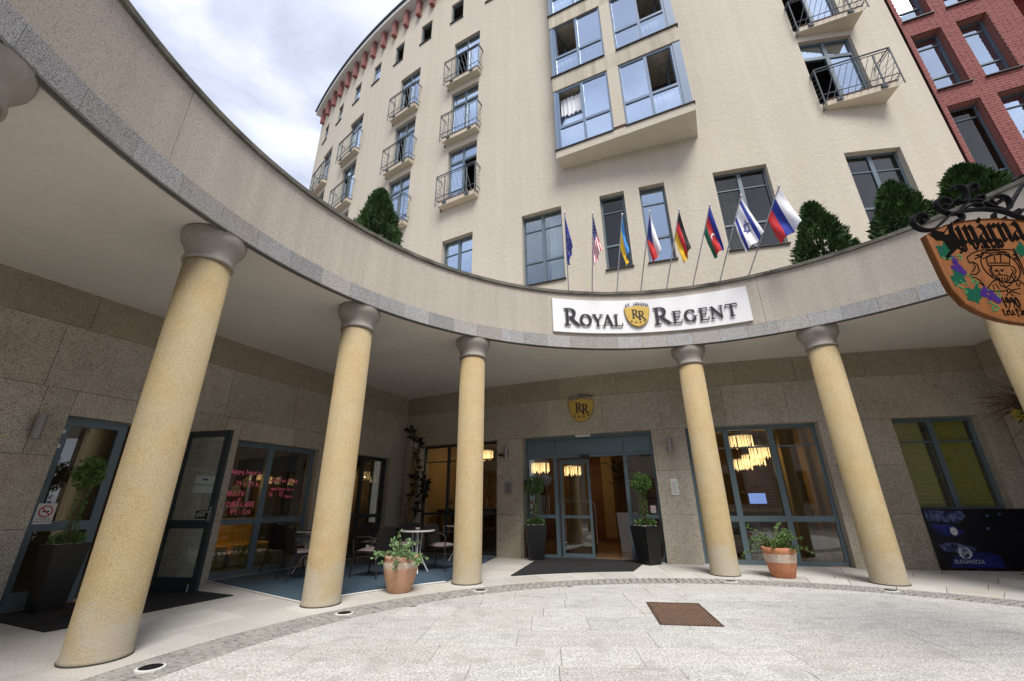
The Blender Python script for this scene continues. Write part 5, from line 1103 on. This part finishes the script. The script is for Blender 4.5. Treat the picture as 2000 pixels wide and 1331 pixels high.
# ------------------------------------------------------------------ hanging wine bar sign
ws = tag(empty('wine_bar_sign', (4.017, 2.977, 3.0), .018), 'carved wooden shield sign reading Vinarna sv. Vaclav 1990 hanging at the right', 'sign')
HALF = [(-.613, .228), (-.609, .076), (-.600, -.141), (-.585, -.273), (-.530, -.395), (-.451, -.459), (-.374, -.502), (-.291, -.532), (-.197, -.553), (-.09, -.568)]
OUT = HALF + [(.04, -.572)] + [(.08-x_, z) for x_, z in HALF[::-1]] + [(.08+.511, .285), (.491, .328), (.306, .367), (.18, .386), (.04, .394), (-.09, .389), (-.215, .372), (-.411, .328), (-.511, .285)]
MB().vprism(OUT, -.02, .02).build('board', 'wood', ws)
cxm, czm = .04, -.06; b = MB()
inner = [(cxm+(x_-cxm)*.95, czm+(z-czm)*.95) for x_, z in OUT]; n = len(OUT)
b.add([(x_, -.03, z) for x_, z in OUT] + [(x_, -.03, z) for x_, z in inner] + [(x_, .024, z) for x_, z in OUT] + [(x_, -.0205, z) for x_, z in inner], [(i, (i+1) % n, n+(i+1) % n, n+i) for i in range(0, 20)] + [(i, 2*n+i, 2*n+(i+1) % n, (i+1) % n) for i in range(n)] + [(n+i, n+(i+1) % n, 3*n+(i+1) % n, 3*n+i) for i in range(0, 20)])
b.build('rim', 'wood', ws)
ART = {
'ink': [[(-0.189, 0.018), (-0.205, -0.056), (-0.028, -0.056), (0.005, 0.018), (-0.021, 0.042), (-0.069, 0.05), (-0.134, 0.039), (-0.189, 0.018)], [(-0.187, -0.033), (-0.015, -0.033)], [(-0.118, 0.03), (-0.132, -0.028)], [(-0.062, 0.042), (-0.087, -0.028)], [(-0.182, -0.062), (-0.196, -0.107), (-0.19, -0.152), (-0.168, -0.194), (-0.134, -0.207), (-0.085, -0.185), (-0.043, -0.13)], [(-0.169, -0.101), (-0.14, -0.094)], [(-0.168, -0.11), (-0.148, -0.107)], [(-0.12, -0.094), (-0.094, -0.099)], [(-0.122, -0.107), (-0.105, -0.109)], [(-0.134, -0.101), (-0.149, -0.132), (-0.133, -0.136)], [(-0.186, -0.154), (-0.149, -0.139), (-0.126, -0.143), (-0.096, -0.143), (-0.077, -0.161)], [(-0.16, -0.163), (-0.162, -0.192)], [(-0.136, -0.159), (-0.148, -0.201)], [(-0.115, -0.163), (-0.128, -0.201)], [(-0.096, -0.165), (-0.107, -0.192)], [(-0.176, -0.159), (-0.174, -0.181)], [(-0.026, -0.062), (0.003, -0.071), (0.003, -0.107), (-0.032, -0.141), (-0.019, -0.161), (-0.054, -0.172), (-0.05, -0.141), (-0.019, -0.107), (-0.03, -0.085)], [(-0.188, -0.068), (-0.213, -0.107), (-0.204, -0.15), (-0.221, -0.154)], [(-0.288, -0.253), (-0.225, -0.199), (-0.166, -0.176), (-0.156, -0.224), (-0.136, -0.251), (-0.084, -0.218), (-0.053, -0.183), (-0.005, -0.196), (0.025, -0.251)], [(-0.288, -0.253), (-0.277, -0.286), (-0.203, -0.286), (-0.152, -0.282)], [(-0.111, -0.279), (-0.033, -0.26)], [(-0.125, -0.262), (-0.116, -0.279), (-0.132, -0.3), (-0.15, -0.297), (-0.148, -0.278), (-0.125, -0.262)], [(-0.148, -0.301), (-0.175, -0.331)], [(-0.131, -0.301), (-0.119, -0.331)], [(-0.116, -0.289), (-0.054, -0.311)], [(-0.174, -0.196), (-0.181, -0.235), (-0.141, -0.262)], [(-0.213, -0.218), (-0.205, -0.268)], [(-0.238, -0.229), (-0.247, -0.273)], [(-0.04, -0.207), (-0.049, -0.24)], [(-0.012, -0.213), (-0.037, -0.246)], [(0.074, 0.106), (0.065, 0.048), (0.061, -0.016), (0.047, -0.202)], [(0.071, 0.077), (0.076, 0.007), (0.065, -0.163)], [(0.056, 0.077), (0.081, 0.065), (0.041, 0.044), (0.074, 0.03), (0.038, 0.009), (0.066, -0.01)], [(-0.347, 0.018), (-0.289, 0.059), (-0.207, 0.086), (-0.1, 0.095), (0.062, 0.091)], [(-0.347, 0.018), (-0.349, -0.033), (-0.314, -0.025), (-0.289, -0.045), (-0.295, -0.107), (-0.34, -0.141), (-0.377, -0.132), (-0.389, -0.152), (-0.373, -0.196), (-0.325, -0.224), (-0.303, -0.267)], [(-0.314, -0.025), (-0.313, -0.073), (-0.361, -0.118)], [(-0.385, -0.152), (-0.329, -0.185), (-0.31, -0.235)], [(-0.29, 0.007), (-0.226, 0.028), (-0.267, 0.039), (-0.201, 0.051), (-0.209, 0.067), (-0.146, 0.059), (-0.103, 0.065), (-0.054, 0.059), (-0.026, 0.077), (0.01, 0.065), (0.014, 0.039), (-0.015, 0.044), (0.01, 0.018)], [(-0.219, 0.007), (-0.143, 0.044), (-0.081, 0.044)]] ,
'green': [[(-0.546, 0.027), (-0.544, 0.007), (-0.516, 0.001), (-0.458, 0.018)], [(-0.428, 0.03), (-0.394, 0.039), (-0.39, 0.016), (-0.416, -0.002), (-0.425, 0.013)], [(-0.418, -0.135), (-0.389, -0.15), (-0.378, -0.185), (-0.348, -0.207), (-0.374, -0.224), (-0.397, -0.207), (-0.378, -0.185)], [(-0.529, -0.202), (-0.521, -0.245), (-0.481, -0.267), (-0.465, -0.289), (-0.488, -0.311), (-0.494, -0.294)], [(-0.34, -0.378), (-0.311, -0.401), (-0.281, -0.428), (-0.305, -0.456), (-0.332, -0.452), (-0.33, -0.428), (-0.305, -0.422)], [(-0.296, -0.273), (-0.252, -0.286), (-0.219, -0.3), (-0.221, -0.332), (-0.242, -0.343), (-0.246, -0.322)], [(-0.436, -0.229), (-0.471, -0.218), (-0.488, -0.185)]] ,
}
LEAVES = [[(-0.475, 0.028), (-0.498, 0.045), (-0.517, 0.032), (-0.527, 0.044), (-0.562, 0.024), (-0.543, 0.061), (-0.555, 0.072), (-0.542, 0.092), (-0.558, 0.117), (-0.522, 0.123), (-0.503, 0.117), (-0.493, 0.143), (-0.466, 0.179), (-0.464, 0.145), (-0.445, 0.146), (-0.447, 0.127), (-0.415, 0.124), (-0.449, 0.096), (-0.449, 0.077), (-0.468, 0.065)], [(-0.448, -0.197), (-0.478, -0.195), (-0.491, -0.211), (-0.506, -0.207), (-0.534, -0.234), (-0.529, -0.202), (-0.544, -0.199), (-0.539, -0.181), (-0.564, -0.17), (-0.531, -0.152), (-0.509, -0.148), (-0.509, -0.126), (-0.495, -0.092), (-0.48, -0.114), (-0.462, -0.105), (-0.457, -0.119), (-0.423, -0.109), (-0.447, -0.141), (-0.441, -0.154), (-0.455, -0.169)], [(-0.422, -0.386), (-0.436, -0.361), (-0.455, -0.369), (-0.46, -0.353), (-0.496, -0.362), (-0.468, -0.329), (-0.474, -0.314), (-0.457, -0.298), (-0.462, -0.266), (-0.431, -0.271), (-0.416, -0.284), (-0.4, -0.26), (-0.366, -0.231), (-0.375, -0.268), (-0.359, -0.272), (-0.367, -0.292), (-0.341, -0.306), (-0.378, -0.324), (-0.385, -0.343), (-0.405, -0.35)], [(0.1, 0.024), (0.108, 0.056), (0.094, 0.059), (0.102, 0.077), (0.08, 0.088), (0.112, 0.105), (0.118, 0.122), (0.135, 0.129), (0.151, 0.162), (0.163, 0.14), (0.162, 0.119), (0.184, 0.133), (0.216, 0.142), (0.19, 0.112), (0.195, 0.099), (0.18, 0.084), (0.183, 0.057), (0.156, 0.06), (0.142, 0.045), (0.129, 0.05)]]
GRAPES = [(-0.436, -0.131), (-0.464, 0.012), (-0.442, -0.114), (-0.44, -0.082), (-0.457, -0.084), (-0.44, -0.065), (-0.46, -0.054), (-0.461, -0.109), (-0.428, -0.122), (-0.453, -0.051), (-0.461, 0.019), (-0.454, -0.056), (-0.491, -0.071), (-0.461, -0.073), (-0.451, -0.01), (-0.453, -0.028), (-0.483, -0.089), (-0.435, -0.078), (-0.439, -0.121), (-0.457, -0.108), (-0.45, -0.107), (-0.498, -0.073), (-0.418, -0.116), (-0.449, -0.104), (-0.465, -0.064), (-0.482, -0.084), (-0.476, -0.081), (-0.493, -0.068), (-0.429, -0.114), (-0.474, -0.092), (-0.443, -0.094), (-0.47, -0.024), (-0.433, -0.081), (-0.424, -0.111), (-0.254, -0.364), (-0.262, -0.379), (-0.295, -0.33), (-0.286, -0.347), (-0.292, -0.293), (-0.316, -0.351), (-0.265, -0.323), (-0.276, -0.368), (-0.25, -0.36), (-0.256, -0.337), (-0.272, -0.334), (-0.343, -0.325), (-0.33, -0.291), (-0.256, -0.356), (-0.345, -0.324), (-0.314, -0.332), (-0.324, -0.272), (-0.335, -0.307), (-0.364, -0.318), (-0.353, -0.297), (-0.317, -0.263), (-0.256, -0.348), (-0.335, -0.309), (-0.278, -0.292), (-0.244, -0.369), (-0.322, -0.271), (-0.296, -0.35), (-0.316, -0.279), (-0.331, -0.278), (-0.281, -0.364), (-0.269, -0.376), (-0.271, -0.371), (-0.282, -0.312), (-0.273, -0.337), (-0.325, -0.285), (-0.251, -0.355), (-0.282, -0.332), (-0.275, -0.313)]
SCROLLS = [[(-0.462, 0.318), (-0.525, 0.304), (-0.583, 0.316), (-0.622, 0.353), (-0.621, 0.409), (-0.572, 0.463), (-0.517, 0.468), (-0.487, 0.434), (-0.508, 0.393), (-0.543, 0.384), (-0.547, 0.409)], [(-0.462, 0.318), (-0.382, 0.378), (-0.289, 0.453), (-0.215, 0.479), (-0.177, 0.454), (-0.19, 0.41), (-0.229, 0.391), (-0.251, 0.409)], [(-0.194, 0.479), (-0.26, 0.472), (-0.333, 0.504), (-0.362, 0.555), (-0.335, 0.614), (-0.273, 0.634), (-0.227, 0.614), (-0.233, 0.569), (-0.273, 0.549), (-0.296, 0.568)], [(-0.215, 0.479), (-0.136, 0.543), (-0.07, 0.602), (-0.04, 0.674), (-0.019, 0.74), (0.039, 0.788), (0.083, 0.774), (0.063, 0.727)], [(-0.04, 0.674), (-0.046, 0.74), (-0.088, 0.774), (-0.145, 0.753), (-0.147, 0.72)], [(-0.062, 0.621), (-0.126, 0.595), (-0.151, 0.614), (-0.132, 0.647)], [(-0.059, 0.602), (0.012, 0.615), (0.06, 0.602), (0.09, 0.648), (0.058, 0.661), (0.028, 0.641)], [(-0.093, 0.543), (-0.026, 0.576), (0.039, 0.55), (0.017, 0.524)], [(0.066, 0.589), (0.152, 0.537), (0.237, 0.512), (0.289, 0.557), (0.299, 0.629), (0.248, 0.662), (0.177, 0.648), (0.141, 0.602), (0.165, 0.57), (0.22, 0.596), (0.226, 0.622)], [(-0.189, 0.492), (-0.096, 0.511), (-0.006, 0.52), (0.1, 0.518), (0.199, 0.499), (0.271, 0.467), (0.334, 0.43)], [(0.116, 0.48), (0.092, 0.435), (0.097, 0.398), (0.134, 0.385), (0.171, 0.41), (0.177, 0.436)], [(0.289, 0.557), (0.396, 0.675), (0.491, 0.776)], [(0.277, 0.48), (0.323, 0.512), (0.347, 0.493), (0.326, 0.47)], [(0.458, 0.837), (0.51, 0.878), (0.535, 0.872)]]
LEAVES = LEAVES + [[(.08-x_, z) for x_, z in l] for l in LEAVES[:3]]; GRAPES_R = [(.08-x_, z) for x_, z in GRAPES]; ART['green'] = ART['green'] + [[(.08-x_, z) for x_, z in l] for l in ART['green']]
def print_art(lines, w, m, nm, y=-.0225):
    mb = MB()
    for l in lines: stroke(mb, l, w, y, -.0202)
    return mb.build(nm, m, ws)
print_art(ART['ink'], .0068, 'ink', 'painted_figure'); print_art([arcp(-.105, -.062, .148, .148, 0, 360, 40)], .009, 'ink', 'painted_halo'); print_art(ART['green'], .009, 'sign_green_line', 'painted_vine')
for l in LEAVES:
    lx_ = sum(p[0] for p in l)/len(l); lz_ = sum(p[1] for p in l)/len(l); l = [(lx_+(x_-lx_)*1.25, lz_+(z-lz_)*1.25) for x_, z in l]
    MB().vprism(l, -.0215, -.0203).build('painted_leaf', 'sign_green', ws)
for G_, g0, g1 in ((GRAPES, 0, 34), (GRAPES, 34, 99), (GRAPES_R, 0, 34), (GRAPES_R, 34, 99)):
    b = MB()
    for i, (x_, z) in enumerate(G_[g0:g1]): b.vprism([(x_*1.0+.016*cos(t*pi/5), z+.016*sin(t*pi/5)) for t in range(10)], -.022-.00004*i, -.0203)
    b.build('painted_grape_bunch', 'grape', ws)
BL = {'i': ([[(.0, .85), (.12, 1), (.12, .12), (.25, 0)], [(.10, 1.22), (.14, 1.27)]], .36), 'n': ([[(0, .85), (.12, 1), (.12, .05), (.2, 0)], [(.12, .8), (.36, 1), (.46, .85), (.46, .12), (.58, 0)]], .66), 'a': ([[(.1, .88), (.28, 1), (.42, .85), (.42, .12), (.55, 0)], [(.42, .6), (.12, .42), (.05, .2), (.15, 0), (.42, .2)]], .62), 'r': ([[(0, .85), (.12, 1), (.12, .08), (.22, 0)], [(.12, .75), (.34, 1), (.46, .86)]], .5),
      's': ([[(.42, .88), (.25, 1), (.08, .85), (.1, .65), (.4, .42), (.4, .15), (.22, 0), (.04, .12)]], .5), 'v': ([[(0, .88), (.1, 1), (.12, .2), (.28, 0), (.46, .25), (.46, .8), (.32, 1.05)]], .6), 'c': ([[(.42, .85), (.28, 1), (.08, .8), (.08, .2), (.24, 0), (.44, .15)]], .5), 'l': ([[(.02, 1.3), (.12, 1.45), (.12, .12), (.26, 0)]], .32), '.': ([[(.05, .02), (.12, .09)]], .25), 'e': ([[(.1, .5), (.42, .7), (.28, 1), (.08, .8), (.08, .2), (.24, 0), (.42, .15)]], .5), 't': ([[(.14, 1.3), (.14, .12), (.3, 0)], [(0, .95), (.32, .95)]], .4),
      '1': ([[(0, 1.25), (.14, 1.4), (.14, 0)]], .36), '9': ([[(.42, .9), (.2, .75), (.05, 1.0), (.22, 1.38), (.42, 1.2), (.4, .5), (.12, 0)]], .58), '0': ([[(.22, 1.38), (.04, 1.05), (.04, .3), (.22, 0), (.42, .3), (.42, 1.05), (.22, 1.38)]], .58), 'L': ([[(.3, 1.45), (.1, 1.2), (.18, .6), (.05, .05), (.3, .12), (.55, 0)], [(.18, .8), (.4, 1.2), (.5, 1.35)]], .7), 'P': ([[(.15, 1.3), (.15, -.2)], [(0, 1.2), (.35, 1.4), (.55, 1.15), (.5, .75), (.15, .6)], [(0, -.1), (.3, -.2)]], .72)}
def black(txt, x0, z0, h_, nw, tilt=0, accent=()):
    mb = MB(); x_ = x0; nib = (nw*cos(radians(42))/2, nw*sin(radians(42))/2)
    for i, chh in enumerate(txt):
        if chh == ' ': x_ += h_*.35; continue
        pls, adv = BL[chh]
        for pl in pls: stroke(mb, [(x_+px_*h_, z0+(x_-x0)*tilt+pz*h_) for px_, pz in pl], 0, -.0235, -.0202, nib)
        if i in accent: stroke(mb, [(x_+.25*h_, z0+(x_-x0)*tilt+1.15*h_), (x_+.5*h_, z0+(x_-x0)*tilt+1.42*h_)], .02*h_/.12, -.0235, -.0202)
        x_ += adv*h_
    mb.build('painted_lettering', 'ink', ws)
black('inarna', -.335, .150, .166, .050, .085, accent=(2,))
mb = MB(); nib = (.026, .023)
for pl in ([(-.50, .20), (-.545, .255), (-.46, .235), (-.40, .30), (-.36, .345), (-.385, .25), (-.36, .13), (-.43, .075), (-.485, .06), (-.50, .01)], [(-.52, .21), (-.455, .20), (-.44, .12), (-.40, .10)], [(-.49, .215), (-.42, .215), (-.39, .15)]): stroke(mb, pl, 0, -.0235, -.0202, nib)
mb.build('painted_lettering', 'ink', ws)
black('sv.', -.385, .062, .072, .022, .3); black('v', -.255, .092, .095, .026); black('aclav', -.185, .105, .075, .022, .05, accent=(0,))
black('1990', -.225, -.43, .064, .014); black('Leta Pane', -.262, -.492, .040, .008, accent=(6,))
# wrought iron bracket
br = MB()
def flatbar(pts, w=.011, dep=.022):
    q = []                                            # smooth the polyline first
    for i in range(len(pts)-1):
        p0, p1, p2, p3 = pts[max(i-1, 0)], pts[i], pts[i+1], pts[min(i+2, len(pts)-1)]
        for k in range(5):
            t = k/5; q.append(tuple(.5*(2*p1[j]+(p2[j]-p0[j])*t+(2*p0[j]-5*p1[j]+4*p2[j]-p3[j])*t*t+(3*p1[j]-p0[j]-3*p2[j]+p3[j])*t**3) for j in (0, 1)))
    q.append(pts[-1]); stroke(br, q, w, .017-dep, .017+dep)
for s_ in SCROLLS: flatbar(s_, .016 if len(s_) > 6 else .013)
flatbar([(.334, .43), (.6, .36), (1.0, .30), (1.38, .29)], .022); flatbar([(.491, .776), (.8, 1.0), (1.38, 1.35)], .014)
flatbar([(.27, .467), (.5, .55), (.9, .62), (1.38, .62)], .018)
for hx_ in (-.20, .165): br.tube([(hx_, .017, .36), (hx_-.012, .017, .40), (hx_+.01, .017, .425), (hx_+.015, .017, .39)], .012, 6)
br.build('iron_bracket', 'black_metal', ws)
gp = tag(empty('gate_pier', (5.55, 3.05, 0)), 'rendered pier at the right that carries the wooden wine bar sign', 'wall'); MB().box(-.15, .15, -1.6, .25, -.03, 4.7).build('pier', 'parapet_plaster', gp); MB().box(-.2, .2, -1.65, .3, 4.703, 4.78).build('cap_stone', 'coping', gp)
# ------------------------------------------------------------------ palm reaching in at the left edge
p = fr_left(4.75, .75)[0]
pa = tag(empty('potted_palm', (*p, 0)), 'potted palm whose thin leaf tips reach in at the left edge', 'plant')
MB().lathe([(.2, 0), (.26, .4), (.28, .45), (.25, .45), (.24, .4)], 20).build('pot', 'planter_black', pa)
b = MB(); tgt = Vector((*fr_left(5.88, .5)[0], 2.02))-Vector((*p, 0)); tg2 = Vector((*fr_left(5.80, .5)[0], 1.70))-Vector((*p, 0))
for i in range(16):
    d = tgt if i == 0 else tg2 if i == 1 else Vector((rnd(-.6, .3), rnd(-1, .2), rnd(1.2, 2.2))); m_ = Vector((d.x*.45, d.y*.45, d.z*.9+.1)); s0 = Vector((0, 0, .45)); pts = [s0.lerp(m_, t)*(1-t)+m_.lerp(d, t)*t for t in (0, .2, .4, .6, .8, 1)]; w = Vector((-d.y, d.x, 0)).normalized()
    vs_ = []
    for k_, q in enumerate(pts): ww = .014*(1-(k_/5)**2)+.003; vs_ += [q-w*ww, q+w*ww+Vector((0, 0, .006)), q-Vector((0, 0, .004))]
    b.add(vs_, [f for k_ in range(5) for f in ((3*k_, 3*k_+3, 3*k_+4, 3*k_+1), (3*k_+1, 3*k_+4, 3*k_+5, 3*k_+2), (3*k_+2, 3*k_+5, 3*k_+3, 3*k_))])
b.build('leaves', 'leaf_lime', pa)
